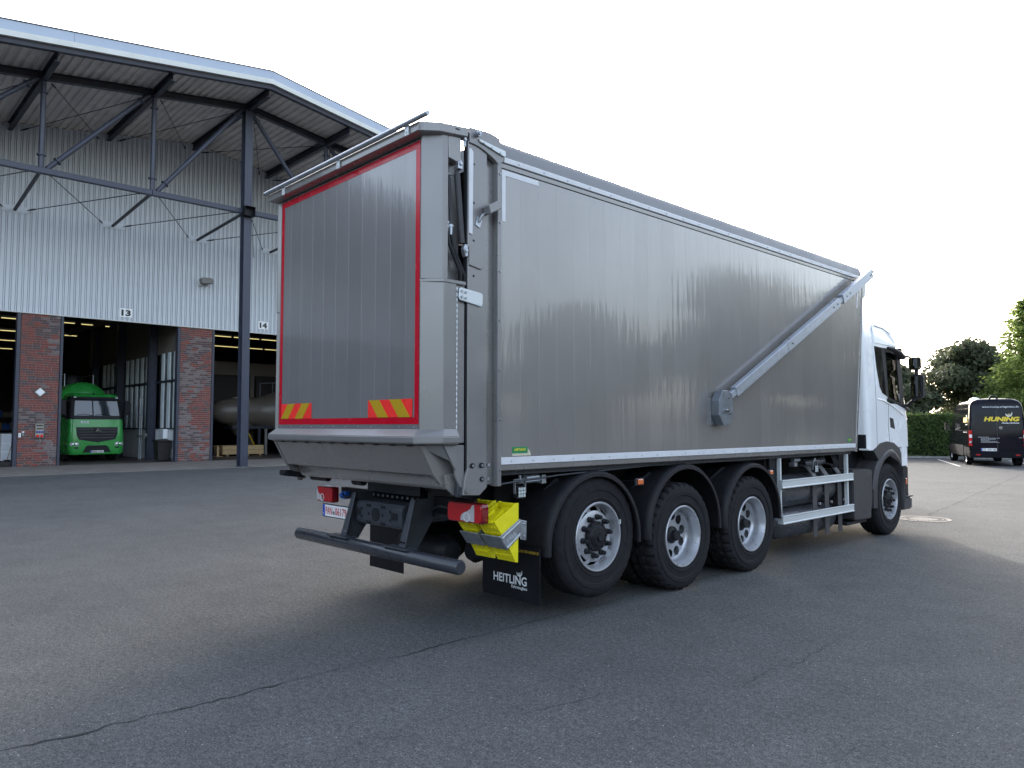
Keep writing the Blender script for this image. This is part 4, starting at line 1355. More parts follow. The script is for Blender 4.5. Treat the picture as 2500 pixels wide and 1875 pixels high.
T('added_dark_panel', MB().box(-6.16, -6.14, 4.40, 10.4, 0.50, 1.24), 'chassis_black')
T('frame_cover', MB().box(-5.06, -4.95, 8.45, 11.2, 0.45, 1.2), 'chassis_black')

# mudflaps
f_ = T('mudflap', MB().box(-4.975, -4.275, 4.345, 4.357, 0.185, 0.63), 'mudflap_rubber', bevel=0.002)
T('flap_strip', MB().box(-4.965, -4.285, 4.337, 4.3445, 0.585, 0.607), 'brass_strip', parent=f_)
T('flap_lettering', MB().text('HEITLING', (-4.828, 4.3445, 0.312), (1, 0, 0), (0, 0, 1), 0.405, 0.074, bold=0.022)
  .text('Fahrzeugbau', (-4.605, 4.3445, 0.272), (1, 0, 0), (0, 0, 1), 0.185, 0.034, bold=0.012), 'print_white', parent=f_)
T('flap_emblem', swirl(MB(), (-4.512, 4.3445, 0.415), (1, 0, 0), (0, 0, 1), 0.030), 'print_white', parent=f_)
mb = MB().box(-6.765, -6.17, 4.345, 4.357, 0.17, 0.63)
for i in range(0):
    for a in (-6.74, -6.27):
        mb.box(a + 0.016 * (i % 6), a + 0.016 * (i % 6) + 0.006, 4.339, 4.3455, 0.20, 0.55)
T('mudflap', mb, 'mudflap_rubber')


# ---- mudguards
def mudguard(yc, zc, rad, a0=-4, a1=184):
    sec = [(-4.78, rad - 0.004), (-4.33, rad), (-4.285, rad - 0.004), (-4.262, rad - 0.022), (-4.262, rad - 0.052), (-4.28, rad - 0.055), (-4.285, rad - 0.03), (-4.33, rad - 0.014), (-4.78, rad - 0.016)]
    rings = []
    N = 30
    for i in range(N + 1):
        t = R(a0 + (a1 - a0) * i / N)
        rings.append([(x, yc - r * math.cos(t), zc + r * math.sin(t)) for x, r in sec])
    return T('mudguard', MB().loft(rings), 'plastic_black', smooth=35)


mudguard(5.055, 0.60, 0.638)
mudguard(6.435, 0.60, 0.650)
mudguard(7.775, 0.58, 0.635)
for yc, a in ((4.55, 0.9), (5.88, 0.9), (7.24, 0.9)):
    T('guard_stay', MB().beam((-4.80, yc - 0.02, 0.80), (-4.42, yc + 0.16, 1.17), 0.012, 0.05, (0, 1, 0)), 'chassis_grey')

# ---- wheels
SEG = 128


def tyre_mb(mb, off, notch):
    grooves = [-0.095, -0.155, -0.215]
    prof = [(0.285, -0.265), (0.300, -0.30), (0.36, -0.318), (0.43, -0.322), (0.49, -0.315), (0.514, -0.298), (0.524, -0.28)]
    prof.append((0.530, -0.27))
    for gx in sorted(grooves):
        prof += [(0.530, gx - 0.012), (0.518, gx - 0.008), (0.518, gx + 0.008), (0.530, gx + 0.012)]
    prof += [(0.530, -0.045), (0.526, -0.034), (0.514, -0.016), (0.495, -0.004), (0.470, 0.003), (0.452, 0.004), (0.448, 0.011), (0.42, 0.012), (0.405, 0.009), (0.400, 0.002), (0.36, 0.003), (0.345, 0.003), (0.340, 0.008), (0.328, 0.006), (0.325, 0.0), (0.318, -0.004), (0.303, -0.010), (0.296, -0.03), (0.285, -0.05)]
    shoulder = [i for i, (r, h) in enumerate(prof) if 0.51 < r < 0.5265]

    def rf(k, i, r):
        if k in shoulder or (notch > 0.012 and r > 0.5265 and (prof[k][1] > -0.12 or prof[k][1] < -0.2)):
            return r - notch if i % 4 == 0 else r
        return r
    mb.lathe([(r, h + off) for r, h in prof], (0, 0, 0), (1, 0, 0), SEG, radfn=rf)
    return mb


tyre_single = tyre_mb(MB(), 0, 0.010).mesh('wheel', 'tyre_rubber', smooth=28)
_t = tyre_mb(tyre_mb(MB(), 0, 0.024), -0.35, 0.024)
tyre_dual = _t.mesh('wheel', 'tyre_rubber', smooth=28)


def rim_steer():
    mb = MB()
    S = 80
    prof = [(0.288, -0.12), (0.300, -0.012), (0.304, 0.002), (0.298, 0.008), (0.286, 0.006), (0.279, -0.015), (0.272, -0.05), (0.266, -0.075), (0.262, -0.085), (0.232, -0.055), (0.215, -0.048), (0.10, -0.045)]
    o = len(mb.v)
    rings = []
    cnt = [0]

    def mf(c):
        r = math.hypot(c.y, c.z)
        if 0.235 < r < 0.250:
            a = math.degrees(math.atan2(c.z, c.y)) % 36
            return None if 6 < a < 28 else 0
        return 0
    prof[8:11] = [(0.262, -0.088), (0.259, -0.087), (0.224, -0.053), (0.215, -0.048)]
    mb.lathe(prof, (0, 0, 0), (1, 0, 0), S, matfn=mf)
    return mb.mesh('rim', 'rim_silver', smooth=35)


def rim_dual():
    mb = MB()
    prof = [(0.288, -0.25), (0.300, -0.012), (0.304, 0.002), (0.298, 0.008), (0.286, 0.006), (0.277, -0.02), (0.268, -0.05), (0.260, -0.08), (0.264, -0.10), (0.258, -0.125), (0.247, -0.142), (0.240, -0.146)]
    prof += [(0.240 - 0.008 * k, -0.147) for k in range(1, 13)] + [(0.07, -0.14)]

    def mf(c):
        r = math.hypot(c.y, c.z)
        if not 0.14 < r < 0.242:
            return 0
        a = math.degrees(math.atan2(c.z, c.y)) % 36 - 18
        return None if ((r * R(a)) / 0.046) ** 2 + ((r - 0.193) / 0.046) ** 2 < 1 else 0
    mb.lathe(prof, (0, 0, 0), (1, 0, 0), 180, matfn=mf)
    return mb.mesh('rim', 'rim_silver', smooth=35)


RIM_S, RIM_D = rim_steer(), rim_dual()
hub_s = MB()
hub_s.lathe([(0.0, 0.020), (0.040, 0.020), (0.044, 0.014), (0.075, 0.012), (0.08, 0.002), (0.09, 0.0), (0.098, -0.012), (0.13, -0.016), (0.133, -0.03), (0.133, -0.05), (0.0, -0.05)], (0, 0, 0), (1, 0, 0), 30)
hub_s.cyl((0.018, 0, 0), (0.036, 0, 0), 0.042, 0.040, seg=6)
for i in range(14):
    t = 2 * PI * i / 14
    hub_s.cyl((-0.014, 0.117 * math.cos(t), 0.117 * math.sin(t)), (-0.005, 0.117 * math.cos(t), 0.117 * math.sin(t)), 0.008, seg=6)
HUB_S = hub_s.mesh('hub', 'plastic_black', smooth=35)
hub_d = MB().lathe([(0.0, -0.065), (0.046, -0.065), (0.052, -0.072), (0.054, -0.11), (0.085, -0.125), (0.09, -0.16), (0.0, -0.16)], (0, 0, 0), (1, 0, 0), 26)
HUB_D = hub_d.mesh('hub', 'plastic_black', smooth=35)
NUT = MB().lathe([(0.0, 0.062), (0.015, 0.060), (0.020, 0.050), (0.020, 0.024), (0.025, 0.019), (0.026, 0.0), (0.0, 0.0)], (0, 0, 0), (1, 0, 0), 12).mesh('wheel_nut', 'chassis_black', smooth=40)
DRUM = MB().cyl((-0.30, 0, 0), (-0.235, 0, 0), 0.25, seg=30).mesh('brake_drum', 'chassis_black', smooth=40)


def link(name, me, parent, loc=(0, 0, 0), rot=(0, 0, 0)):
    o = bpy.data.objects.new(name, me)
    COL.objects.link(o)
    o.parent = parent
    o.location = loc
    o.rotation_euler = rot
    return o


def wheel(x, y, z, dual, left=False, spin=0.0):
    w = link('wheel', tyre_dual if dual else tyre_single, tr, (x - XM, y - 7.9, z), (spin, 0, PI if left else 0))
    link('rim', RIM_D if dual else RIM_S, w)
    link('hub', HUB_D if dual else HUB_S, w)
    link('brake_drum', DRUM, w)
    if not dual:
        for i in range(10):
            t = 2 * PI * (i + 0.25) / 10
            link('wheel_nut', NUT, w, (-0.046, 0.168 * math.cos(t), 0.168 * math.sin(t)))
    return w


w1 = wheel(-4.305, 5.115, 0.655, False)
wheel(-4.295, 6.405, 0.53, True, spin=0.5)
wheel(-4.295, 7.755, 0.53, True, spin=0.15)
wheel(-4.315, 11.87, 0.53, False, spin=0.3)
for yy, zz, d in ((5.06, 0.655, False), (6.38, 0.53, True), (7.72, 0.53, True), (11.87, 0.53, False)):
    wheel(-6.735, yy, zz, d, True)
# raised letters on the rear tyre
lt = MB()
for s_txt, ang, span in (('HSC1', -8, 0.15), ('CONTI', 118, 0.20)):
    a = R(ang)
    c = Vector((0.0087, math.cos(a) * 0.42, math.sin(a) * 0.42))
    rad = Vector((0, math.cos(a), math.sin(a)))
    tan = Vector((0, math.sin(a), -math.cos(a)))
    lt.text(s_txt, c - tan * span / 2 - rad * 0.018, tan, rad, span, 0.036, bold=0.015)
link('tyre_lettering', lt.mesh('tyre_lettering', 'tyre_letter'), w1)
link('balance_weight', MB().box(0.0, 0.012, 0.285, 0.298, 0.085, 0.125).mesh('balance_weight', 'aluminium'), w1)


# ---- lamps and lights along the side
def marker(y0, z0, w, h, x=-4.285):
    m_ = T('side_marker', MB().box(x - 0.03, x, y0, y0 + w, z0, z0 + h), 'plastic_grey', bevel=0.006)
    T('marker_lens', MB().box(x, x + 0.016, y0 + 0.01, y0 + w - 0.03, z0 + 0.008, z0 + h - 0.008), 'orange_lens', bevel=0.006, parent=m_)
    T('marker_stay', MB().box(x - 0.30, x - 0.03, y0 + w * 0.4, y0 + w * 0.6, z0 + h * 0.4, z0 + h * 0.6), 'chassis_black', parent=m_)


marker(5.64, 1.072, 0.12, 0.066)
marker(8.14, 1.055, 0.11, 0.06)


def led_lamp(y0, z0, x=-4.33, w=0.105, h=0.10):
    l_ = T('work_lamp', MB().box(x - 0.05, x, y0, y0 + w, z0, z0 + h), 'plastic_black', bevel=0.012, segs=2)
    for i in range(3):
        for j in range(3):
            T('led_cell', MB().box(x + 0.0005, x + 0.006, y0 + 0.014 + 0.027 * i, y0 + 0.038 + 0.027 * i, z0 + 0.012 + 0.027 * j, z0 + 0.036 + 0.027 * j), 'led_lens', bevel=0.003, parent=l_)
    T('lamp_bracket', MB().box(x - 0.035, x - 0.012, y0 - 0.008, y0 - 0.001, z0 + 0.04, z0 + 0.15).box(x - 0.035, x - 0.012, y0 + w + 0.001, y0 + w + 0.008, z0 + 0.04, z0 + 0.15)
      .box(x - 0.035, x - 0.012, y0 - 0.008, y0 + w + 0.008, z0 + 0.15, z0 + 0.158).cyl((x - 0.02, y0 + w / 2, z0 + 0.15), (x - 0.02, y0 + w / 2, z0 + 0.185), 0.012, seg=8), 'galvanised', parent=l_)


led_lamp(4.145, 1.045)
led_lamp(9.42, 1.025, -4.33)
T('valve_block', MB().cyl((-4.40, 4.30, 1.20), (-4.40, 4.45, 1.205), 0.028, seg=10).cyl((-4.40, 4.22, 1.17), (-4.40, 4.5, 1.178), 0.016, seg=8).box(-4.43, -4.37, 4.47, 4.52, 1.15, 1.22), 'galvanised', smooth=40)
T('valve_block', MB().cyl((-4.42, 9.0, 1.20), (-4.42, 9.16, 1.20), 0.03, seg=10).box(-4.45, -4.38, 8.97, 9.05, 1.12, 1.17), 'galvanised', smooth=40)
T('long_pull_rod', MB().tube([(-4.30, 3.92, 1.175), (-4.31, 4.6, 1.215), (-4.33, 6.0, 1.25), (-4.36, 8.0, 1.255), (-4.36, 10.3, 1.25)], 0.008, 8), 'chassis_grey', smooth=60)

# ---- side guard and gas tanks
for z0 in (0.882, 0.460):
    T('guard_rail', MB().py([(XR - 0.035, z0), (XR, z0), (XR + 0.002, z0 + 0.012), (XR - 0.004, z0 + 0.018), (XR - 0.004, z0 + 0.082), (XR + 0.002, z0 + 0.088), (XR, z0 + 0.10), (XR - 0.035, z0 + 0.10)], 8.45, 10.475), 'aluminium', bevel=0.002)
for y0, y1 in ((8.462, 8.492), (10.355, 10.395)):
    p_ = T('guard_post', MB().box(XR - 0.085, XR - 0.037, y0, y1, 0.46, 1.24), 'aluminium', bevel=0.004)
mb = MB()
for k in range(9):
    mb.cyl((XR - 0.06, 8.43, 0.6 + 0.07 * k), (XR - 0.03, 8.43, 0.6 + 0.07 * k), 0.009, seg=8)
T('post_plate', MB().box(XR - 0.11, XR - 0.088, 8.30, 8.46, 0.75, 1.24), 'chassis_black')
for zc, rr_ in ((0.80, 0.205), (0.405, 0.195)):
    T('gas_tank', MB().lathe([(0.0, 0.0), (0.06, 0.01), (0.12, 0.035), (0.17, 0.08), (rr_ - 0.01, 0.13), (rr_, 0.19), (rr_, 1.55), (rr_ - 0.01, 1.6), (0.12, 1.7), (0, 1.73)], (-4.60, 8.62, zc), (0, 1, 0), 32), 'gas_tank', smooth=40)
for yy in (9.45, 9.80, 10.2):
    T('tank_strap', MB().prism([(-4.385, yy, 0.20), (-4.372, yy, 0.20), (-4.372, yy, 0.98), (-4.46, yy, 1.10), (-4.80, yy, 1.17), (-4.80, yy, 1.155), (-4.47, yy, 1.085), (-4.385, yy, 0.97)], (0, 0.12, 0)), 'tank_strap', bevel=0.004)
    T('strap_bolt', MB().cyl((-4.372, yy + 0.16, 0.62), (-4.35, yy + 0.16, 0.62), 0.02, seg=10), 'galvanised')
T('exhaust_pipe', MB().tube([(-4.55, 9.55, 1.13), (-4.5, 9.75, 1.14), (-4.48, 9.95, 1.16), (-4.55, 10.1, 1.19), (-4.7, 10.15, 1.2)], 0.055, 12), 'gas_tank', smooth=60)
mb = MB()
for k in range(4):
    mb.tube([(-4.45, 10.18 + 0.045 * k, 1.23), (-4.42, 10.2 + 0.04 * k, 1.12), (-4.45, 10.22 + 0.03 * k, 1.0), (-4.5, 10.25, 0.9)], 0.011, 6)
    mb.tube([(-4.42, 8.29 + 0.03 * k, 1.23), (-4.40, 8.3 + 0.028 * k, 1.05), (-4.45, 8.31 + 0.03 * k, 0.8)], 0.010, 6)
T('cable_bundle', mb, 'chassis_black', smooth=60)
# box behind the front wheel
bx = [(10.49, 0.36), (10.535, 0.325), (11.09, 0.315), (11.10, 0.42), (11.135, 0.55), (11.155, 0.98), (11.12, 1.0), (10.9, 1.02), (10.5, 1.022), (10.485, 1.0), (10.49, 0.6)]
T('side_box', MB().px(bx, -4.80, -4.285), 'plastic_grey', bevel=0.018, segs=2)
T('step_plate', MB().box(-4.7, -4.32, 10.35, 11.0, 0.27, 0.31), 'chassis_black', bevel=0.006)

# ---- front fender
N = 26
out, inn_ = [], []
for i in range(N + 1):
    t = R(-14 + 206 * i / N) if False else R(-12 + 204 * i / N)
    ro = 0.66 + (0.05 if 20 < math.degrees(t) < 80 else 0.0)
    out.append((11.87 - 0.70 * math.cos(t) * (1.0 if math.cos(t) > 0 else 0.66), 0.60 + 0.70 * math.sin(t)))
    inn_.append((11.87 - 0.585 * math.cos(t) * (1.0 if math.cos(t) > 0 else 0.86), 0.57 + 0.610 * math.sin(t)))
rg = []
for (a, b), (c, d) in zip(out, inn_):
    rg.append([(-4.62, c, d), (-4.278, c, d), (-4.262, (a + c * 2) / 3, (b + d * 2) / 3), (-4.268, (a * 2 + c) / 3, (b * 2 + d) / 3), (-4.30, a, b), (-4.62, a, b)])
T('front_fender', MB().loft(rg), 'plastic_grey', smooth=40)
T('fender_skirt', MB().px([(11.17, 0.44), (11.28, 0.44), (11.30, 0.70), (11.18, 0.72)], -4.60, -4.27), 'plastic_grey', bevel=0.01)

# ---- cab
CX0 = -5.52
YF = [(0.95, 12.72), (1.2, 12.78), (1.45, 12.775), (1.7, 12.755), (1.95, 12.70), (2.4, 12.565), (2.8, 12.46), (2.95, 12.44), (3.05, 12.40), (3.15, 12.32), (3.22, 12.22), (3.30, 12.0), (3.36, 11.75), (3.41, 11.5), (3.43, 11.3)]
YRR = [(0.95, 11.06), (1.3, 11.05), (3.0, 10.975), (3.43, 11.0)]
HW = [(0.95, 1.235), (1.9, 1.238), (2.4, 1.225), (2.8, 1.212), (3.0, 1.20), (3.15, 1.175), (3.25, 1.12), (3.34, 1.0), (3.40, 0.8), (3.43, 0.5)]
zs = [1.30, 1.4, 1.5, 1.6, 1.7, 1.8, 1.9, 1.96, 2.04, 2.12, 2.2, 2.3, 2.4, 2.5, 2.6, 2.7, 2.8, 2.88, 2.96, 3.04, 3.12, 3.18, 3.24, 3.29, 3.33, 3.37, 3.40, 3.42, 3.43]


def cab_mat(c):
    side = abs(c.x - CX0)
    if 1.98 < c.z < 2.78:
        if c.y > interp(YF, c.z) - 0.10 and side < 1.02:
            return None
        if side > 1.15 and 11.80 < c.y < 12.28:
            return None
    if c.z < 1.5 and c.y < 11.1 and side < 1.2:
        return 1
    return 0


rg = [ring_pts(interp(HW, z), interp(YRR, z), interp(YF, z), 0.22 + 0.1 * max(0, z - 2.9), 0.07 + 0.3 * max(0, z - 3.1), z, CX0, ns=24) for z in zs]
T('cab_shell', MB().loft(rg, True, True, 0, cab_mat), ['cab_white', 'chassis_black'], smooth=32)


def on_cab(y, z, e=0.004):
    return (CX0 + interp(HW, z) + e, y, z)


def cab_patch(name, yz, e, mat, thick=0.012, parent=None, bevel=0.0):
    """flat panel following the side of the cab"""
    front = [Vector(on_cab(a, b, e)) for a, b in yz]
    return T(name, MB().prism([tuple(p) for p in front], (-thick, 0, 0)), mat, parent=parent, bevel=bevel)


def dense(poly, n=5):
    o_ = []
    for i in range(len(poly)):
        p, q = poly[i], poly[(i + 1) % len(poly)]
        for k in range(n):
            o_.append((p[0] + (q[0] - p[0]) * k / n, p[1] + (q[1] - p[1]) * k / n))
    return o_


# side window: quarter panel, frame and glass
cab_patch('quarter_window', dense([(11.40, 2.80), (11.65, 2.795), (11.74, 2.08), (11.62, 2.11), (11.53, 2.20), (11.45, 2.45)]), 0.006, 'dark_glass')
cab_patch('window_frame', dense([(11.655, 2.795), (11.80, 2.795), (11.835, 2.05), (11.745, 2.08)]), 0.008, 'plastic_black')
cab_patch('window_frame', dense([(11.80, 2.795), (12.385, 2.79), (12.37, 2.735), (11.80, 2.74)]), 0.008, 'plastic_black')
cab_patch('window_frame', dense([(12.255, 2.74), (12.385, 2.74), (12.43, 2.5), (12.46, 1.93), (12.30, 1.965), (12.27, 2.3)]), 0.008, 'plastic_black')
cab_patch('window_frame', dense([(11.83, 2.06), (12.46, 1.93), (12.45, 1.90), (11.83, 2.03)]), 0.008, 'plastic_black')
cab_patch('side_glass', dense([(11.79, 2.75), (12.28, 2.75), (12.31, 1.96), (11.83, 2.05)]), -0.004, 'cab_glass', 0.004)
T('side_glass', MB().px([(11.78, 2.75), (12.30, 2.75), (12.32, 1.96), (11.80, 2.03)], CX0 - 1.215, CX0 - 1.210), 'cab_glass')
mb = MB()
pts0, pts1 = [], []
for z in (1.97, 2.2, 2.4, 2.6, 2.79):
    yy = interp(YF, z) - 0.012
    pts0.append((CX0 - 1.06, yy, z))
    pts1.append((CX0 + 1.06, yy, z))
mb.loft([pts0, [(CX0, a[1] + 0.008, a[2]) for a in pts0], pts1], closed=False)
T('windscreen_glass', mb, 'cab_glass', smooth=60)
# cab inside
T('driver_seat', MB().px([(11.55, 1.6), (11.62, 2.35), (11.70, 2.55), (11.80, 2.55), (11.78, 2.3), (11.74, 1.75), (12.1, 1.72), (12.1, 1.55)], -5.0, -4.5), 'seat_grey', bevel=0.03)
T('driver_seat', MB().px([(11.55, 1.6), (11.62, 2.35), (11.70, 2.55), (11.80, 2.55), (11.78, 2.3), (11.74, 1.75), (12.1, 1.72), (12.1, 1.55)], -6.5, -6.0), 'seat_grey', bevel=0.03)
T('dashboard', MB().px([(12.25, 1.5), (12.25, 1.90), (12.38, 1.98), (12.60, 1.93), (12.60, 1.5)], -6.65, -4.40), 'interior_dark', bevel=0.03)
T('cab_lining', MB().box(-6.68, -4.36, 11.10, 11.14, 1.4, 3.1), 'seat_grey')
T('cab_floor', MB().box(-6.70, -4.34, 11.09, 12.6, 1.36, 1.40), 'interior_dark')
T('sun_visor', MB().ell((-4.62, 12.02, 2.62), (0.10, 0.18, 0.12), 12, 6), 'interior_dark', smooth=50)
# door seams and handle
for p0, p1 in (((11.835, 2.03), (11.80, 1.62)), ((11.80, 1.62), (11.84, 1.36))):
    pts = [on_cab(p0[0] + (p1[0] - p0[0]) * i / 6, p0[1] + (p1[1] - p0[1]) * i / 6, 0.0005) for i in range(7)]
    T('door_seam', MB().tube(pts, 0.0035, 5), 'plastic_grey')
T('door_seam', MB().tube([on_cab(11.36 + 0.0 * i, 1.32 + 0.29 * i, 0.0005) for i in range(7)], 0.003, 5), 'plastic_grey')
cab_patch('door_handle', [(11.865, 1.755), (12.0, 1.735), (12.06, 1.575), (11.885, 1.605)], 0.004, 'plastic_black', 0.02, bevel=0.004)
T('belt_moulding', MB().tube([on_cab(11.42, 2.02, 0.0), on_cab(11.62, 2.005, 0.004), on_cab(11.9, 1.945, 0.004), on_cab(12.4, 1.80, 0.004), on_cab(12.66, 1.73, -0.03)], 0.012, 6), 'cab_white', smooth=60)
# roof side deflector panel and drip edge
cab_patch('roof_panel', dense([(11.40, 3.09), (11.80, 3.075), (12.05, 3.02), (12.22, 2.90), (12.30, 2.84), (11.40, 2.845)], 6), 0.010, 'cab_white', 0.02, bevel=0.006)
T('drip_edge', MB().tube([on_cab(11.37, 2.2, 0.004), on_cab(11.365, 2.6, 0.006), on_cab(11.37, 3.06, 0.01), on_cab(11.45, 3.12, 0.01), on_cab(11.82, 3.10, 0.008), on_cab(12.08, 3.035, 0.004)], 0.010, 6), 'cab_white', smooth=60)
# front corner below the shell, and the dark wheel-house edge
T('front_corner', MB().pz([(CX0 + 1.235, 12.30), (CX0 + 1.235, 12.55), (CX0 + 1.19, 12.68), (CX0 + 1.08, 12.76), (CX0 + 0.8, 12.77), (CX0 + 0.8, 12.30)], 1.005, 1.30), 'cab_white', bevel=0.012, segs=2)
T('front_corner', MB().pz([(CX0 - 1.235, 12.30), (CX0 - 1.235, 12.55), (CX0 - 1.08, 12.76), (CX0 - 0.8, 12.77), (CX0 - 0.8, 12.30)], 1.005, 1.30), 'cab_white', bevel=0.012)
T('front_panel', MB().box(CX0 - 0.79, CX0 + 0.79, 12.6, 12.77, 1.0, 1.299), 'plastic_black')
T('rear_corner', MB().px([(11.05, 1.275), (11.22, 1.275), (11.26, 1.30), (11.05, 1.30)], CX0 + 1.1, CX0 + 1.235), 'cab_white')
T('wheel_house', MB().px([(11.24, 1.25), (11.30, 1.31), (11.45, 1.375), (11.72, 1.40), (12.0, 1.375), (12.22, 1.29), (12.30, 1.20), (12.30, 1.0), (12.1, 1.1), (11.72, 1.22), (11.4, 1.12)], CX0 + 1.05, CX0 + 1.240), 'plastic_grey', bevel=0.006)
T('engine_cover', MB().box(CX0 - 0.9, CX0 + 0.95, 10.70, 12.5, 0.95, 1.32), 'chassis_black')
# bumper
T('front_bumper', MB().pz([(CX0 + 1.25, 12.30), (CX0 + 1.255, 12.60), (CX0 + 1.20, 12.80), (CX0 + 1.0, 12.88), (CX0 - 1.0, 12.88), (CX0 - 1.20, 12.80), (CX0 - 1.25, 12.6), (CX0 - 1.25, 12.30)], 0.335, 0.52), 'plastic_grey', bevel=0.02, segs=2)
T('front_bumper', MB().pz([(CX0 + 1.225, 12.36), (CX0 + 1.225, 12.58), (CX0 + 1.17, 12.72), (CX0 + 1.0, 12.79), (CX0 - 1.0, 12.79), (CX0 - 1.2, 12.6), (CX0 - 1.22, 12.36)], 0.53, 0.998), 'chassis_black', bevel=0.015, segs=2)
mb = MB()
for k in range(5):
    mb.box(CX0 + 1.20, CX0 + 1.26, 12.40 + 0.06 * k, 12.44 + 0.06 * k, 0.521, 0.545)
T('bumper_step', mb, 'plastic_grey', bevel=0.004)
m_ = T('corner_marker', MB().box(CX0 + 1.2255, CX0 + 1.25, 12.395, 12.47, 0.72, 0.82), 'plastic_grey', bevel=0.006)
T('marker_lens', MB().box(CX0 + 1.2505, CX0 + 1.262, 12.40, 12.45, 0.725, 0.815), 'orange_lens', bevel=0.005, parent=m_)
# mirrors
mi_ = T('mirror_housing', MB().pz([(-4.19, 12.42), (-4.02, 12.44), (-4.02, 12.50), (-4.06, 12.56), (-4.17, 12.56), (-4.20, 12.50)], 2.49, 2.69), 'plastic_black', bevel=0.02, segs=2)
T('mirror_glass', MB().box(-4.178, -4.033, 12.412, 12.420, 2.51, 2.67), 'mirror_glass', parent=mi_, label='small upper wide angle mirror glass')
mi_ = T('mirror_housing', MB().prism([(-4.175, 12.42, 2.02), (-4.0, 12.44, 2.06), (-3.995, 12.44, 2.40), (-4.02, 12.44, 2.42), (-4.16, 12.42, 2.42)], (0, 0.11, 0)), 'plastic_black', bevel=0.02, segs=2)
T('mirror_glass', MB().prism([(-4.155, 12.412, 2.06), (-4.02, 12.412, 2.09), (-4.018, 12.412, 2.385), (-4.148, 12.412, 2.385)], (0, 0.006, 0)), 'mirror_glass', parent=mi_)
T('mirror_arm', MB().tube([(-4.34, 12.42, 2.72), (-4.25, 12.45, 2.715), (-4.17, 12.48, 2.69)], 0.018, 8).tube([(-4.32, 12.52, 1.94), (-4.24, 12.52, 1.95), (-4.15, 12.50, 2.03)], 0.026, 8).tube([(-4.10, 12.5, 2.42), (-4.10, 12.5, 2.49)], 0.03, 8), 'plastic_black', smooth=50)
T('mirror_foot', MB().prism([on_cab(12.42, 1.91, 0.035), on_cab(12.62, 1.86, 0.03), on_cab(12.64, 1.90, 0.02), on_cab(12.44, 1.965, 0.02)], (-0.05, 0, 0)), 'plastic_black', bevel=0.01)
T('side_mirror', MB().tube([on_cab(11.85, 2.80, 0.03), on_cab(11.98, 2.785, 0.06), on_cab(12.2, 2.735, 0.075), on_cab(12.40, 2.69, 0.06), on_cab(12.46, 2.67, 0.03)], [0.022, 0.036, 0.042, 0.038, 0.015], 12), 'plastic_black', smooth=60)
T('mirror_mount', MB().box(-4.34, -4.28, 12.38, 12.46, 2.66, 2.84), 'plastic_black', bevel=0.01)
# extender panel between body and cab
e_ = T('cab_extender', MB().pz([(-4.62, 10.70), (-4.50, 10.78), (-4.40, 11.0), (-4.44, 11.02), (-4.66, 10.76)], 1.50, 2.86), 'cab_white', bevel=0.006)
T('extender_top', MB().pz([(-4.66, 10.72), (-4.52, 10.80), (-4.42, 11.0), (-4.6, 11.02)], 2.865, 3.18), 'cab_white', parent=e_, bevel=0.006)
T('extender_slot', MB().prism([(-4.495, 10.782, 1.565), (-4.46, 10.86, 1.565), (-4.46, 10.86, 1.68), (-4.495, 10.782, 1.68)], (0.006, -0.003, 0)), 'plastic_black', parent=e_)
T('cab_back_panel', MB().box(-6.7, -4.45, 10.93, 10.97, 1.52, 2.9), 'cab_white')
T('air_stack', MB().box(-5.2, -4.62, 10.70, 10.95, 0.95, 1.49), 'chassis_black')

# ---- tarpaulin crank arm
c_ = T('crank_gear', MB().prism([(-4.245, 7.0 + 0.19 * math.cos(R(22.5 + 45 * k)) * 0.78, 1.815 + 0.198 * math.sin(R(22.5 + 45 * k))) for k in range(8)], (0.10, 0, 0)), 'gear_steel', bevel=0.006, label='octagonal gear box of the tarpaulin crank arm')
T('gear_plate', MB().box(-4.268, -4.250, 6.87, 7.06, 1.64, 1.92), 'galvanised', parent=c_)
T('pivot_bolt', MB().cyl((-4.145, 7.0, 1.79), (-4.125, 7.0, 1.79), 0.026, seg=12).cyl((-4.125, 7.0, 1.79), (-4.11, 7.0, 1.79), 0.014, seg=6), 'chrome', parent=c_, smooth=40)
for yy, zz in ((7.05, 1.92), (7.06, 1.755)):
    T('gear_bolt', MB().cyl((-4.145, yy, zz), (-4.13, yy, zz), 0.012, seg=6), 'chrome', parent=c_, smooth=40)
A0, A1 = Vector((-4.18, 7.13, 1.945)), Vector((-4.16, 11.05, 3.835))
AD = (A1 - A0).normalized()


def arm_seg(name, s0, s1, w, h, mat='arm_steel'):
    return T(name, MB().beam(A0 + AD * s0, A0 + AD * s1, w, h), mat, bevel=0.006, parent=c_ if False else None)


arm_seg('crank_arm', 0.0, 0.16, 0.050, 0.070)
arm_seg('crank_arm', 0.10, 1.40, 0.066, 0.112)
arm_seg('crank_arm', 1.40, 3.02, 0.070, 0.120)
arm_seg('crank_arm', 3.02, 3.15, 0.052, 0.072)
arm_seg('crank_arm', 3.13, 4.25, 0.074, 0.126)
arm_seg('crank_pin', 4.25, 4.36, 0.03, 0.04, 'chassis_grey')
mb = MB()
for s in (1.52, 2.80, 2.93, 3.25, 3.37, 4.15, 4.2):
    p = A0 + AD * s + Vector((0, 0, 0))
    up = Vector((0, -AD.z, AD.y)).normalized()
    mb.cyl(p + up * 0.04, p + up * 0.065, 0.010, seg=6)
    mb.cyl(p + Vector((0.03, 0, 0)), p + Vector((0.042, 0, 0)), 0.010, seg=6)
T('arm_bolts', mb, 'chassis_grey')
T('roll_end_plate', MB().px([(11.0, 3.50), (11.10, 3.46), (11.20, 3.50), (11.24, 3.60), (11.22, 3.72), (11.12, 3.79), (11.0, 3.78), (10.97, 3.6)], -4.36, -4.335), 'galvanised', bevel=0.004)
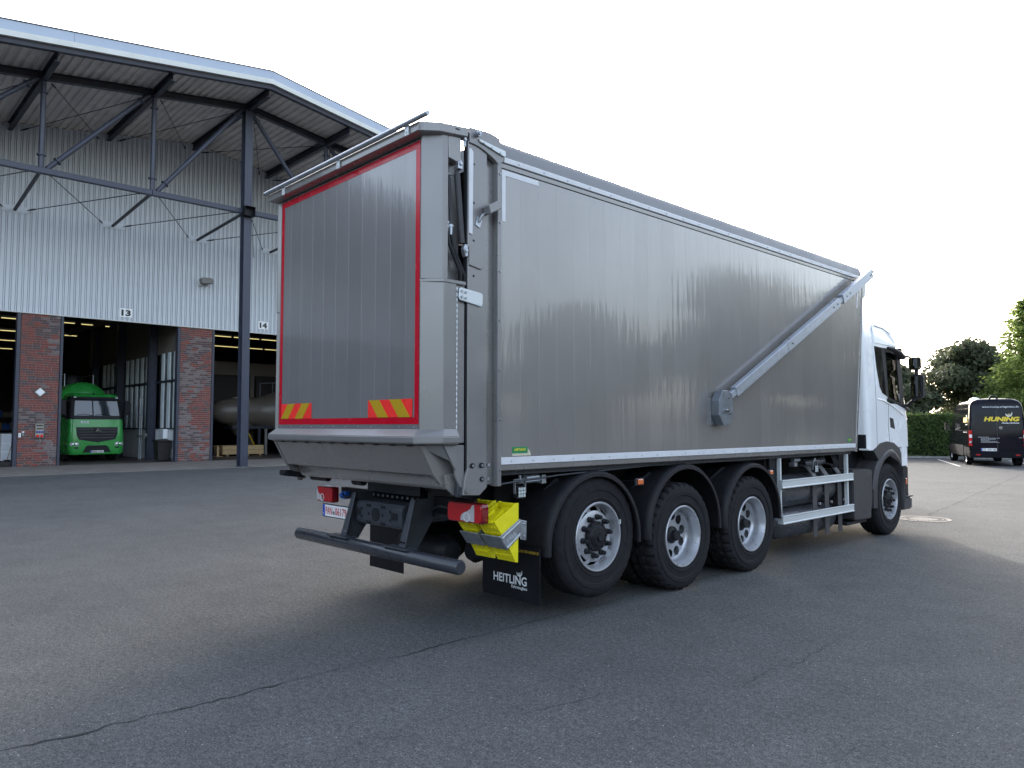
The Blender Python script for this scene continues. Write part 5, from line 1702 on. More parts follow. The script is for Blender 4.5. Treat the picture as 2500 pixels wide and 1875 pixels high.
T('tarp_roll', MB().cyl((-6.7, 11.08, 3.62), (-4.37, 11.08, 3.62), 0.10, seg=20), 'tarp', smooth=40)
T('roll_hood', MB().px([(10.95, 3.80), (11.2, 3.76), (11.22, 3.78), (10.95, 3.84)], -6.7, -4.4), 'galvanised')

# ---- wheel chocks hanging in their holder
h_ = T('chock_holder', MB().box(-4.70, -4.40, 4.085, 4.10, 0.70, 0.90).box(-4.432, -4.42, 3.90, 4.085, 0.72, 0.84), 'galvanised')


def chock_mesh():
    mb = MB()
    curve = [(3.800, 0.905), (3.825, 0.868), (3.86, 0.82), (3.905, 0.765), (3.945, 0.705), (3.985, 0.64), (4.02, 0.578)]
    back = [(4.045, 0.575), (4.052, 1.03)]
    for x0, x1 in ((0.0, 0.008), (0.197, 0.205)):
        mb.px(curve + back + [(4.03, 1.032)], x0, x1)
    n = len(curve)
    for i in range(n - 1):
        (a, b), (c, d) = curve[i], curve[i + 1]
        mb.add([(0.009, a, b), (0.196, a, b), (0.196, c, d), (0.009, c, d), (0.009, a + 0.012, b + 0.006), (0.196, a + 0.012, b + 0.006), (0.196, c + 0.012, d + 0.006), (0.009, c + 0.012, d + 0.006)],
               [(0, 1, 2, 3), (4, 7, 6, 5), (0, 4, 5, 1), (1, 5, 6, 2), (2, 6, 7, 3), (3, 7, 4, 0)])
        # grip ribs over the curved face
        if i < 6:
            for k in range(6):
                xx = 0.018 + 0.030 * k
                m0 = 0.15
                mb.add([(xx, a + (c - a) * m0 - 0.006, b + (d - b) * m0 - 0.004), (xx + 0.012, a + (c - a) * m0 - 0.006, b + (d - b) * m0 - 0.004), (xx + 0.012, a + (c - a) * 0.75, b + (d - b) * 0.75), (xx, a + (c - a) * 0.75, b + (d - b) * 0.75),
                        (xx, a + 0.004, b + 0.003), (xx + 0.012, a + 0.004, b + 0.003)], [(0, 1, 2, 3), (0, 4, 5, 1), (0, 3, 4), (1, 5, 2)])
    mb.box(0.009, 0.196, 4.036, 4.046, 0.60, 1.02)
    # inner webs and ribs of the hollow top
    mb.add([(0.06, 3.83, 0.905), (0.14, 3.83, 0.905), (0.15, 4.03, 0.995), (0.05, 4.03, 0.995)], [(0, 1, 2, 3)])
    for xx in (0.045, 0.15):
        mb.px([(3.83, 0.91), (3.90, 0.83), (4.035, 0.80), (4.035, 0.99), (3.95, 0.95), (3.93, 0.985), (3.90, 0.965)], xx, xx + 0.008)
    for k in range(8):
        xx = 0.014 + 0.023 * k
        mb.box(xx, xx + 0.010, 4.015, 4.036, 0.985, 1.028)
    return mb


CH = chock_mesh().xf(Matrix.Translation((0, -4.0, -0.575))).mesh('chock_body', 'chock_yellow', recalc=True)
for x0, lab in ((-4.42, 'yellow plastic wheel chock in the holder, nearest the rear wheel'), (-4.68, 'yellow plastic wheel chock in the holder, half hidden behind the right tail lamp')):
    t = thing('wheel_chock', lab, 'wheel chock', (x0, 4.0, 0.575), group='yellow wheel chocks in the holder')
    link('chock_body', CH, t)


def holder_band(x0):
    mb = MB()
    pts = [(3.865, 0.80), (3.945, 0.70)]
    # band across the curved face and along the right cheek
    mb.prism([(x0 - 0.004, 3.852, 0.795), (x0 + 0.209, 3.852, 0.795), (x0 + 0.209, 3.93, 0.69), (x0 - 0.004, 3.93, 0.69)], (0, -0.010, -0.006))
    mb.prism([(x0 + 0.2095, 3.842, 0.79), (x0 + 0.2095, 3.925, 0.684), (x0 + 0.2095, 4.06, 0.775), (x0 + 0.2095, 4.06, 0.91)], (0.008, 0, 0))
    return mb


for x0 in (-4.42, -4.68):
    T('holder_band', holder_band(x0), 'galvanised', parent=h_, bevel=0.003)
x_ = -4.42 + 0.2176
T('band_bead', MB().prism([(x_, 3.862, 0.782), (x_, 3.868, 0.772), (x_, 4.055, 0.882), (x_, 4.055, 0.896)], (0.006, 0, 0)).prism([(x_, 3.915, 0.706), (x_, 3.921, 0.697), (x_, 4.055, 0.787), (x_, 4.055, 0.80)], (0.006, 0, 0)), 'aluminium', parent=h_, bevel=0.002)
rv = Vector((0, 0.135, 0.09)).normalized()
mb = MB()
uv = Vector((0, -0.09, 0.135)).normalized()
for k, (u0, v0, lu, lv) in enumerate(((0.0, 0.0, 0.004, 0.022), (0.0, 0.02, 0.016, 0.004), (0.028, 0.002, 0.004, 0.020), (0.04, 0.004, 0.004, 0.018), (0.055, 0.0, 0.014, 0.004), (0.055, 0.018, 0.014, 0.004), (0.082, 0.002, 0.016, 0.004), (0.080, 0.018, 0.018, 0.004))):
    o_ = Vector((x_, 3.925, 0.735)) + rv * (0.005 + u0) + uv * v0
    mb.prism([o_, o_ + rv * lu, o_ + rv * lu + uv * lv, o_ + uv * lv], (0.003, 0, 0))
T('embossed_mark', mb, 'aluminium', parent=h_)
T('holder_bracket', MB().px([(4.062, 0.75), (4.125, 0.735), (4.13, 0.885), (4.062, 0.90)], -4.213, -4.203).cyl((-4.204, 4.10, 0.865), (-4.193, 4.10, 0.865), 0.010, seg=8).cyl((-4.204, 4.10, 0.77), (-4.193, 4.10, 0.77), 0.010, seg=8), 'galvanised', parent=h_, bevel=0.003)

# ================================================================== GREEN TANKER IN BAY 13 (local +Y is its front)
gt = thing('tanker_truck', 'bright green tanker truck parked nose out inside bay 13', 'truck', (-37.45, 9.62, 0.008), -PI / 2)


def G(name, mb, mats, smooth=None, bevel=0.0, parent=None, segs=1, label=None):
    return obj(name, mb, mats, parent or gt, smooth, bevel, local=True, segs=segs, label=label)


GYF = [(0.33, -0.04), (0.45, 0.0), (0.9, 0.0), (1.3, -0.02), (1.9, -0.09), (2.1, -0.13), (2.75, -0.33), (2.95, -0.42), (3.05, -0.60), (3.10, -0.9)]
GHW = [(0.33, 1.10), (0.5, 1.15), (0.95, 1.15), (1.3, 1.13), (1.9, 1.11), (2.7, 1.06), (2.95, 1.03), (3.05, 0.96), (3.10, 0.85)]
gz = [0.33, 0.38, 0.46, 0.6, 0.8, 1.0, 1.2, 1.4, 1.6, 1.75, 1.88, 1.9, 1.98, 2.06, 2.07, 2.3, 2.55, 2.74, 2.75, 2.87, 2.93, 3.0, 3.05, 3.08, 3.10]


def g_mat(c):
    if 1.9 < c.z < 2.93 and (c.y > -0.85):
        return 1
    if c.z > 1.98 and c.z < 2.7 and c.y > -1.5:
        return 1
    return 0


G('cab_shell', MB().loft([ring_pts(interp(GHW, z), -1.75, interp(GYF, z), 0.22, 0.08, z, ns=16) for z in gz], True, True, 0, g_mat), ['truck_green', 'plastic_black'], smooth=30)


def gfront(x, z, e=0.006):
    return (x, interp(GYF, z) + e - max(0, abs(x) - 0.9) ** 2 * 1.2, z)


def gpatch(name, xz, e, mat, thick=0.01, parent=None, bevel=0.0):
    return G(name, MB().prism([gfront(a, b, e) for a, b in xz], (0, -thick, 0)), mat, bevel=bevel, parent=parent)


ws = gpatch('windscreen', [(-0.92, 2.07), (-0.9, 2.4), (-0.86, 2.74), (0.86, 2.74), (0.9, 2.4), (0.92, 2.07)], 0.008, 'windscreen')
gpatch('windscreen_pillar', [(0.14, 2.06), (0.19, 2.06), (0.19, 2.74), (0.14, 2.74)][::-1], 0.016, 'plastic_black', parent=ws)
for x0 in (-0.55, 0.2):
    G('wiper', MB().tube([gfront(x0, 2.08, 0.02), gfront(x0 + 0.3, 2.14, 0.02), gfront(x0 + 0.62, 2.10, 0.02)], 0.009, 6), 'chassis_black', parent=ws)
G('sun_visor', MB().prism([(-1.0, -0.33, 2.77), (1.0, -0.33, 2.77), (0.98, -0.50, 2.97), (-0.98, -0.50, 2.97)], (0, 0.03, 0.0)), 'plastic_black', bevel=0.01)
for x0 in (-0.9, 0.82):
    G('marker_lamp', MB().box(x0, x0 + 0.1, -0.37, -0.325, 2.87, 2.93), 'led_lens', bevel=0.006)
fp = gpatch('front_panel', [(-0.88, 1.56), (-0.95, 1.89), (0.95, 1.89), (0.88, 1.56)], 0.012, 'truck_green', 0.02, bevel=0.006)
# seen from the front the truck's own right is on the left, so letters run along -X local
G('panel_lettering', MB().text('RLB', gfront(0.56, 1.745, 0.0142), (-1, 0, 0), (0, 0.12, 1), 0.22, 0.085, bold=0.03), 'print_white', parent=fp)
G('panel_emblem', MB().prism([(0.63 + 0.045 * math.cos(2 * PI * k / 14), interp(GYF, 1.78) + 0.0135, 1.785 + 0.045 * math.sin(2 * PI * k / 14)) for k in range(14)], (0, 0.003, 0)).box(0.34, 0.67, interp(GYF, 1.72) + 0.0125, interp(GYF, 1.72) + 0.0145, 1.715, 1.722), 'print_white', parent=fp)
gr = gpatch('grille', [(-0.85, 1.545), (-0.82, 1.2), (-0.74, 1.0), (0.0, 0.87), (0.74, 1.0), (0.82, 1.2), (0.85, 1.545)], 0.014, 'plastic_black', 0.02)
for k in range(4):
    zz = 1.46 - 0.125 * k
    w = 0.80 - 0.035 * k
    G('grille_slat', MB().prism([gfront(-w, zz - 0.02, 0.02), gfront(0, zz - 0.035, 0.035), gfront(w, zz - 0.02, 0.02), gfront(w, zz + 0.02, 0.016), gfront(0, zz + 0.01, 0.02), gfront(-w, zz + 0.02, 0.016)], (0, 0.014, 0)), 'plastic_grey', parent=gr)
em = MB().lathe([(0.125, 0.0), (0.14, 0.012), (0.128, 0.02), (0.118, 0.01)], (0, 0.04, 1.41), (0, 1, 0), 32)
for k in range(3):
    a = R(90 + 120 * k)
    d = Vector((math.cos(a), 0, math.sin(a)))
    n = Vector((-math.sin(a), 0, math.cos(a)))
    c = Vector((0, 0.05, 1.41))
    em.prism([c + n * 0.025, c + d * 0.125, c - n * 0.025], (0, 0.012, 0))
G('star_emblem', em, 'chrome', smooth=30, parent=gr)
for s in (1, -1):
    h = G('headlight', MB().prism([gfront(s * a, b, 0.012) for a, b in ((0.72, 0.72), (0.74, 0.86), (0.86, 0.89), (1.05, 0.86), (1.10, 0.78), (1.04, 0.71))], (0, -0.03, 0)), 'lamp_clear', bevel=0.01)
    G('headlight_bowl', MB().cyl(gfront(s * 0.83, 0.79, 0.014), gfront(s * 0.83, 0.79, 0.022), 0.05, 0.03, seg=14), 'chrome', parent=h, smooth=40)
    G('headlight_bowl', MB().cyl(gfront(s * 0.96, 0.79, 0.012), gfront(s * 0.96, 0.79, 0.020), 0.045, 0.03, seg=14), 'chrome', parent=h, smooth=40)
    G('fog_recess', MB().prism([gfront(s * a, b, 0.008) for a, b in ((0.74, 0.60), (0.76, 0.67), (0.92, 0.66), (0.9, 0.59))], (0, -0.02, 0)), 'plastic_black')
    mm = G('mirror_housing', MB().prism([(s * 1.20, -0.28, 2.05), (s * 1.44, -0.30, 2.12), (s * 1.46, -0.30, 2.62), (s * 1.40, -0.30, 2.78), (s * 1.20, -0.28, 2.78)], (0, -0.14, 0)), 'plastic_black', bevel=0.03)
    G('mirror_arm', MB().tube([(s * 1.0, -0.45, 2.72), (s * 1.25, -0.34, 2.75)], 0.025, 6).tube([(s * 1.08, -0.45, 2.1), (s * 1.25, -0.34, 2.1)], 0.025, 6), 'plastic_black', parent=mm)
    w_ = G('wheel', MB().lathe([(0.28, -0.30), (0.45, -0.31), (0.51, -0.27), (0.51, -0.04), (0.46, 0), (0.30, 0.0), (0.28, -0.06), (0.12, -0.05), (0.10, 0.02), (0, 0.02)], (s * 1.12, -1.40, 0.51), (s, 0, 0), 32), 'tyre_rubber', smooth=40)
    G('side_window', MB().px([(-0.6, 2.05), (-0.72, 2.72), (-1.45, 2.72), (-1.45, 2.0)], s * 1.085, s * 1.10), 'dark_glass')
lo_ = gpatch('lower_grille', [(-0.58, 0.42), (-0.45, 0.68), (-0.36, 0.735), (0.36, 0.735), (0.45, 0.68), (0.58, 0.42)], 0.012, 'plastic_black', 0.02)
pl_ = gpatch('number_plate', [(-0.27, 0.40), (-0.27, 0.505), (0.27, 0.505), (0.27, 0.40)], 0.03, 'plate_white', 0.012)
gpatch('plate_band', [(0.225, 0.402), (0.225, 0.503), (0.268, 0.503), (0.268, 0.402)], 0.032, 'plate_blue', 0.001, parent=pl_)
G('plate_number', MB().text('PB:RL 610', (0.21, interp(GYF, 0.45) + 0.031, 0.42), (-1, 0, 0), (0, 0, 1), 0.43, 0.065, bold=0.012), 'print_black', parent=pl_)
G('roof_lamp', MB().ell((0.05, -0.62, 3.08), (0.05, 0.06, 0.05), 10, 6), 'chassis_black', smooth=60)
G('chassis', MB().box(-0.5, 0.5, -8.0, -0.4, 0.55, 0.95), 'chassis_black')
tk = G('tank', MB().lathe([(0.0, 0.0), (0.5, 0.03), (0.85, 0.12), (1.08, 0.3), (1.15, 0.6), (1.15, 5.8), (1.0, 6.1), (0, 6.2)], (0, -2.0, 2.55), (0, -1, 0), 40), 'truck_green', smooth=40)
G('tank_dome', MB().lathe([(0.42, 0.0), (0.44, 0.25), (0.38, 0.42), (0.2, 0.52), (0, 0.54)], (0.0, -4.6, 3.62), (0, 0, 1), 24), 'chassis_black', smooth=40, parent=tk)
for s in (1, -1):
    G('tank_railing', MB().tube([(s * 0.62, -3.4, 3.5), (s * 0.62, -3.4, 4.1), (s * 0.62, -7.5, 4.1), (s * 0.62, -7.5, 3.5)], 0.022, 6), 'galvanised', parent=tk, smooth=40)
for yy in (-4.2, -5.6):
    for s in (1, -1):
        G('wheel', MB().lathe([(0.28, -0.5), (0.45, -0.51), (0.51, -0.47), (0.51, -0.04), (0.46, 0), (0.30, 0.0), (0.28, -0.1), (0, -0.1)], (s * 1.15, yy, 0.51), (s, 0, 0), 28), 'tyre_rubber', smooth=40)

# ================================================================== other things inside the hall
t = thing('tank_trailer', 'cream bulk tank trailer standing in bay 14 behind the timber', 'trailer', (-40.6, 19.5, 0.008))
obj('tank', MB().lathe([(0.0, 0.0), (0.22, 0.03), (0.42, 0.16), (0.60, 0.42), (0.71, 0.80), (0.76, 1.3), (0.80, 1.9), (0.80, 2.4), (0.86, 2.75), (1.02, 3.2), (1.16, 3.7), (1.24, 4.4), (1.26, 6.5), (1.0, 7.4), (0.5, 7.9), (0, 8.0)], (-40.6, 15.95, 2.40), (0, 1, 0), 40), 'tank_cream', t, smooth=50)
obj('tank_cover', MB().cyl((-40.6, 17.3, 3.10), (-40.6, 17.3, 3.2), 0.25, seg=18).cyl((-40.6, 20.4, 3.40), (-40.6, 20.4, 3.62), 0.28, seg=18), 'tank_cream', t, smooth=40)
mb = MB().tube([(-40.4, 18.6, 4.0), (-40.4, 21.6, 4.25)], 0.022, 6)
for yy in (18.6, 19.35, 20.1, 20.85, 21.6):
    mb.tube([(-40.4, yy, 3.1), (-40.4, yy, 4.0 + (yy - 18.6) * 0.083)], 0.018, 6)
obj('tank_railing', mb, 'galvanised', t, smooth=40)
obj('trailer_frame', MB().box(-41.2, -40.0, 16.9, 23.5, 1.45, 1.62), 'steel_dark', t)
obj('discharge_cone', MB().lathe([(0.72, 0.0), (0.45, -0.5), (0.15, -0.75), (0.0, -0.75)], (-40.6, 17.6, 1.75), (0, 0, 1), 24), 'tank_cream', t, smooth=40)
for yy in (18.35, 18.75):
    obj('support_leg', MB().box(-40.1, -39.95, yy, yy + 0.12, 0, 1.45), 'lamp_grey' if yy > 18.5 else 'steel_dark', t, bevel=0.01)
obj('ladder_brace', MB().beam((-39.9, 17.75, 1.2), (-39.9, 18.15, 0.45), 0.06, 0.06), 'hazard_yellow', t)
for yy in (20.6, 21.9, 23.2):
    obj('wheel', MB().lathe([(0.28, -0.3), (0.45, -0.31), (0.51, -0.27), (0.51, -0.04), (0.46, 0), (0.30, 0.0), (0.28, -0.06), (0, -0.06)], (-39.7, yy, 0.51), (1, 0, 0), 28), 'tyre_rubber', t, smooth=40)

t = thing('timber_stack', 'pale stack of sawn timber on bearers at the front of bay 14', 'timber stack', (-39.5, 17.1, 0.008))
rnd = random.Random(3)
for lay in range(2):
    for k in range(5):
        x0 = -38.98 - 0.245 * (k + 1)
        dy = rnd.uniform(-0.03, 0.03)
        mb = MB().box(x0, x0 + 0.235, 15.98 + dy, 18.25 + dy, 0.105 + lay * 0.235, 0.332 + lay * 0.235)
        obj('timber_beam', mb, 'timber', t, bevel=0.006)
for yy in (16.2, 17.3, 18.0):
    obj('bearer', MB().box(-40.15, -39.02, yy, yy + 0.11, 0.008, 0.10), 'timber_end', t)
t = thing('timber_post', 'short upright board left of the timber stack', 'board', (-38.9, 15.7, 0.008))
obj('board', MB().box(-38.95, -38.85, 15.62, 15.72, 0.05, 0.56), 'timber', t)
obj('foot', MB().box(-39.1, -38.7, 15.5, 15.85, 0.008, 0.05), 'timber_end', t)

t = thing('wheelie_bin', 'dark wheelie bin standing inside the right door post of bay 13', 'bin', (-35.85, 11.85, 0.008))
mb = MB().loft([[(-36.1, 11.66, 0.05), (-35.62, 11.66, 0.05), (-35.62, 12.12, 0.05), (-36.1, 12.12, 0.05)], [(-36.17, 11.60, 0.9), (-35.55, 11.60, 0.9), (-35.55, 12.2, 0.9), (-36.17, 12.2, 0.9)]])
obj('bin_body', mb, 'bin_dark', t, bevel=0.02)
obj('bin_lid', MB().px([(11.55, 0.905), (12.24, 0.905), (12.24, 0.95), (11.9, 1.0), (11.55, 0.96)], -36.22, -35.50), 'bin_dark', t, bevel=0.015)
for x in (-36.05, -35.67):
    obj('bin_wheel', MB().cyl((x - 0.03, 12.15, 0.1), (x + 0.03, 12.15, 0.1), 0.1, seg=16), 'tyre_rubber', t, smooth=40)
t = thing('wall_cabinet', 'small white cabinet on the partition above the dark bin', 'cabinet', (-36.55, 12.2, 1.05))
obj('cabinet_body', MB().box(-36.9, -36.25, 12.07, 12.265, 1.02, 1.47), 'sign_white', t, bevel=0.01)
obj('cabinet_door', MB().box(-36.87, -36.28, 12.058, 12.069, 1.05, 1.44), 'cladding', t, bevel=0.004)
t = thing('standpipe', 'thin grey standpipe with side arm in front of the partition column', 'pipe', (-38.6, 11.75, 0.008))
obj('pipe', MB().tube([(-38.6, 11.75, 0.008), (-38.6, 11.75, 2.9)], 0.022, 8).tube([(-38.35, 11.75, 0.008), (-38.35, 11.75, 2.0)], 0.018, 8), 'galvanised', t, smooth=40)
obj('pipe_arm', MB().box(-38.75, -37.7, 11.68, 11.8, 1.08, 1.17).ell((-37.7, 11.74, 1.18), (0.12, 0.06, 0.09), 10, 6), 'lamp_grey', t)
t = thing('tool_cabinet', 'pale workshop cabinet inside the leftmost bay', 'cabinet', (-40.2, 6.6, 0.008))
obj('cabinet_body', MB().box(-40.7, -40.05, 6.42, 6.92, 0.05, 1.27), 'wall_white', t, bevel=0.01)
for z in (0.1, 0.48, 0.86):
    obj('drawer', MB().box(-40.05, -40.03, 6.45, 6.89, z, z + 0.34), 'cladding', t, bevel=0.006)
obj('cabinet_top', MB().box(-40.74, -40.0, 6.38, 6.96, 1.272, 1.31), 'steel_dark', t)
t = thing('broom', 'thin broom leaning against the pale workshop cabinet', 'broom', (-39.8, 6.75, 0.008))
obj('broom_stick', MB().tube([(-39.85, 6.62, 0.1), (-39.98, 6.9, 1.2)], 0.016, 6), 'timber_end', t)
obj('broom_head', MB().box(-39.95, -39.75, 6.5, 6.74, 0.01, 0.1), 'chassis_black', t, bevel=0.01)
for (x, y0, w, lab) in ((-50, 3.5, 3.0, 'tall dark storage rack at the back of the leftmost bay'), (-55, 7.6, 2.2, 'low dark storage rack at the back of bay 13')):
    t = thing('storage_rack', lab, 'rack', (x, y0 + w / 2, 0.008))
    hh = 3.4 if w > 2.5 else 2.6
    for yy in (y0, y0 + w):
        obj('rack_upright', MB().box(x - 0.5, x + 0.5, yy - 0.04, yy + 0.04, 0.008, hh), 'steel_blue', t)
    for z in (0.5, 1.3, 2.1, 2.9):
        if z < hh:
            obj('rack_shelf', MB().box(x - 0.5, x + 0.5, y0 + 0.05, y0 + w - 0.05, z, z + 0.06), 'steel_dark', t)
            for k in range(4):
                yy = y0 + 0.3 + k * (w - 0.5) / 4
                obj('parts_box', MB().box(x - 0.3, x + 0.42, yy, yy + 0.4, z + 0.062, z + 0.062 + rnd.uniform(0.2, 0.5)), rnd.choice(['wall_inside', 'timber_end', 'coupling_blue', 'lamp_grey']), t)

# ================================================================== BLACK VAN (local +Y is its front, x=0 its left side, y=0 rear axle)
vn = thing('delivery_van', 'black panel van with yellow lettering parked at the right by the hedge', 'van', (-9.837, 35.46, 0), R(23.63))


def V(name, mb, mats, smooth=None, bevel=0.0, parent=None, segs=1):
    return obj(name, mb, mats, parent or vn, smooth, bevel, local=True, segs=segs)


VX = 0.985
VHW = [(0.33, 0.93), (0.42, 0.975), (0.85, 0.985), (1.35, 0.980), (1.5, 0.972), (2.0, 0.948), (2.3, 0.925), (2.45, 0.905), (2.55, 0.875), (2.64, 0.80), (2.70, 0.67), (2.73, 0.45)]
VYR = [(0.33, -1.12), (0.42, -1.16), (0.58, -1.16), (0.60, -1.11), (1.4, -1.10), (2.2, -1.04), (2.5, -0.99), (2.62, -0.94), (2.70, -0.85), (2.73, -0.7)]
VYF = [(0.33, 4.68), (0.6, 4.80), (0.9, 4.78), (1.1, 4.66), (1.25, 4.45), (1.35, 4.15), (1.7, 3.78), (2.0, 3.50), (2.3, 3.18), (2.5, 2.88), (2.62, 2.55), (2.70, 2.1), (2.73, 1.6)]
vz = [0.33, 0.42, 0.5, 0.58, 0.6, 0.75, 0.9, 1.0, 1.1, 1.2, 1.3, 1.4, 1.5, 1.6, 1.75, 1.9, 2.05, 2.2, 2.3, 2.4, 2.47, 2.53, 2.58, 2.63, 2.67, 2.70, 2.72, 2.73]


def v_mat(c):
    if c.z < 0.82:
        return 1
    if 1.45 < c.z < 2.35 and c.y > 3.0 and c.y > interp(VYF, c.z) - 0.9:
        return 2
    return 0


V('van_body', MB().loft([ring_pts(interp(VHW, z), interp(VYR, z), interp(VYF, z), 0.28, 0.10 + 0.12 * max(0, z - 2.2), z, VX, ns=26) for z in vz], True, True, 0, v_mat), ['van_black', 'van_trim', 'dark_glass'], smooth=32)


def vr(x, z, e=0.004):
    return (x, interp(VYR, z) - e, z)


def vs_(y, z, e=0.004):
    return (VX - interp(VHW, z) - e, y, z)


# rear doors: raised leaves with a recessed window field, seams, hinges
for x0, x1 in ((0.13, 0.975), (0.995, 1.84)):
    d_ = V('rear_door', MB().loft([[vr(x0, z, 0.006), vr(x1, z, 0.006)] for z in (0.62, 1.0, 1.4, 1.8, 2.2, 2.45)], closed=False), 'van_black', smooth=40)
    fld = [(x0 + 0.12, 1.42), (x1 - 0.04, 1.42), (x1 - 0.04, 2.26), (x0 + 0.12, 2.26)]
    V('window_field', MB().loft([[vr(x0 + 0.12, z, 0.009), vr(x1 - 0.04, z, 0.009)] for z in (1.44, 1.7, 2.0, 2.27)], closed=False), 'dark_glass', smooth=40, parent=d_)
V('door_gap', MB().loft([[vr(0.976, z, 0.0075), vr(0.994, z, 0.0075)] for z in (0.62, 1.0, 1.4, 1.8, 2.2, 2.45)], closed=False), 'print_black')
for z in (0.95, 1.9):
    for x in (0.10, 1.87):
        V('door_hinge', MB().box(x - 0.03, x + 0.03, interp(VYR, z) - 0.03, interp(VYR, z) - 0.002, z - 0.045, z + 0.045), 'van_trim', bevel=0.008)
V('url_lettering', MB().text('www.huning-anlagenbau.de', vr(0.50, 2.335, 0.012), (1, 0, 0), (0, 0.15, 1), 1.26, 0.085, bold=0.004), 'print_white')
V('name_lettering', MB().text('HUNING', vr(0.54, 1.80, 0.022), (1, 0, 0), (0, 0.08, 1), 1.23, 0.185, bold=0.05, shear=0.22), 'print_yellow')
V('trade_lettering', MB().text('Anlagenbau', vr(1.14, 1.69, 0.015), (1, 0, 0), (0, 0.08, 1), 0.61, 0.075, bold=0.02, shear=0.22), 'print_white')
V('wing_emblem', swirl(MB(), vr(1.40, 2.10, 0.02), (1, 0, 0), (0, 0.08, 1), 0.105, mi2=1), ['print_white', 'print_yellow'])
em = MB().lathe([(0.052, 0.0), (0.06, 0.006), (0.052, 0.01), (0.046, 0.004)], vr(1.11, 1.53, 0.015), (0, -1, 0), 24)
for k in range(3):
    a = R(90 + 120 * k)
    d = Vector((math.cos(a), 0, math.sin(a)))
    n = Vector((-math.sin(a), 0, math.cos(a)))
    c = Vector(vr(1.11, 1.53, 0.018))
    em.prism([c + n * 0.012, c + d * 0.054, c - n * 0.012], (0, -0.006, 0))
V('star_emblem', em, 'chrome', smooth=30)
mb = MB()
for k, (x0, w) in enumerate(((0.32, 0.33), (0.41, 0.66), (0.41, 0.52), (0.41, 0.24), (0.41, 0.56), (0.41, 0.60))):
    zz = 1.155 - 0.042 * k
    xx = x0
    r_ = random.Random(k)
    while xx < x0 + w:
        L = r_.uniform(0.02, 0.075)
        mb.add([vr(xx, zz, 0.0075), vr(xx + L, zz, 0.0075), vr(xx + L, zz + 0.018, 0.0075), vr(xx, zz + 0.018, 0.0075)], [(0, 1, 2, 3)])
        xx += L + 0.014
V('small_print', mb, 'galvanised')
V('model_badge', MB().box(1.72, 1.84, -1.125, -1.108, 1.135, 1.155), 'chrome')
for s, x0 in ((0, 0.005), (1, 1.865)):
    l_ = V('tail_lamp', MB().loft([[vr(x0, z, 0.012), vr(x0 + 0.105, z, 0.014), (x0 + 0.105, interp(VYR, z) + 0.05, z), (x0 - 0.004 + (0.11 if s else 0), interp(VYR, z) + 0.12, z), (x0 - 0.004, interp(VYR, z) + 0.10, z)] for z in (0.80, 1.0, 1.2, 1.44)]), 'lamp_red', bevel=0.006)
    V('reverse_light', MB().box(x0 + 0.002, x0 + 0.10, -1.135, -1.113, 1.14, 1.26), 'print_white', parent=l_)
    V('lower_light', MB().box(x0 + 0.002, x0 + 0.10, -1.135, -1.113, 0.92, 1.0), 'lamp_clear', parent=l_)
V('rear_bumper', MB().pz([(0.02, -1.10), (0.06, -1.19), (0.25, -1.225), (1.72, -1.225), (1.91, -1.19), (1.95, -1.10)], 0.34, 0.585), 'van_trim', bevel=0.02, segs=2)
for x in (0.27, 1.63):
    V('bumper_reflector', MB().box(x - 0.06, x + 0.09, -1.236, -1.224, 0.43, 0.48), 'lamp_red', bevel=0.004)
p_ = V('number_plate', MB().box(0.405, 0.945, -1.128, -1.108, 0.605, 0.715), 'plate_white', bevel=0.003)
V('plate_band', MB().box(0.408, 0.45, -1.131, -1.1285, 0.607, 0.713), 'plate_blue', parent=p_)
V('plate_number', MB().text('OS', (0.465, -1.129, 0.625), (1, 0, 0), (0, 0, 1), 0.11, 0.072, bold=0.012).text('WH 388', (0.625, -1.129, 0.625), (1, 0, 0), (0, 0, 1), 0.30, 0.072, bold=0.012), 'print_black', parent=p_)
# left side: dark window with lettering, trims, wheels
V('side_window', MB().loft([[vs_(-0.80, z), vs_(0.45, z)] for z in (1.44, 1.7, 2.0, 2.26)], closed=False), 'dark_glass', smooth=40)
V('side_window', MB().loft([[vs_(0.55, z), vs_(1.75, z)] for z in (1.44, 1.7, 2.0, 2.26)], closed=False), 'dark_glass', smooth=40)
V('side_window', MB().loft([[vs_(2.1, z), vs_(2.9 + (2.2 - z) * 0.8, z)] for z in (1.48, 1.7, 2.0, 2.2)], closed=False), 'dark_glass', smooth=40)
V('side_lettering', MB().text('HUNING', vs_(0.34, 1.75, 0.012), (0, -1, 0), (0.08, 0, 1), 1.05, 0.22, bold=0.05, shear=0.2), 'print_yellow')
V('side_lettering', MB().text('Anlagenbau', vs_(-0.20, 1.63, 0.008), (0, -1, 0), (0.08, 0, 1), 0.50, 0.075, bold=0.02, shear=0.2), 'print_white')
V('side_emblem', swirl(MB(), vs_(-0.48, 2.07, 0.012), (0, -1, 0), (0.08, 0, 1), 0.10), 'print_white')
mb = MB()
yy = 0.30
r_ = random.Random(9)
while yy > -0.60:
    L = r_.uniform(0.03, 0.07)
    mb.add([vs_(yy, 1.33, 0.006), vs_(yy - L, 1.33, 0.006), vs_(yy - L, 1.38, 0.006), vs_(yy, 1.38, 0.006)], [(0, 1, 2, 3)])
    yy -= L + 0.02
V('side_small_print', mb, 'galvanised')
V('waist_trim', MB().tube([vs_(-0.9, 1.415, 0.002), vs_(2.2, 1.415, 0.002), vs_(3.4, 1.39, 0.0)], 0.013, 6), 'van_black', smooth=60)
V('roof_trim', MB().tube([vs_(-0.9, 2.33, 0.002), vs_(1.8, 2.33, 0.002), vs_(2.6, 2.29, 0.0)], 0.014, 6), 'van_black', smooth=60)
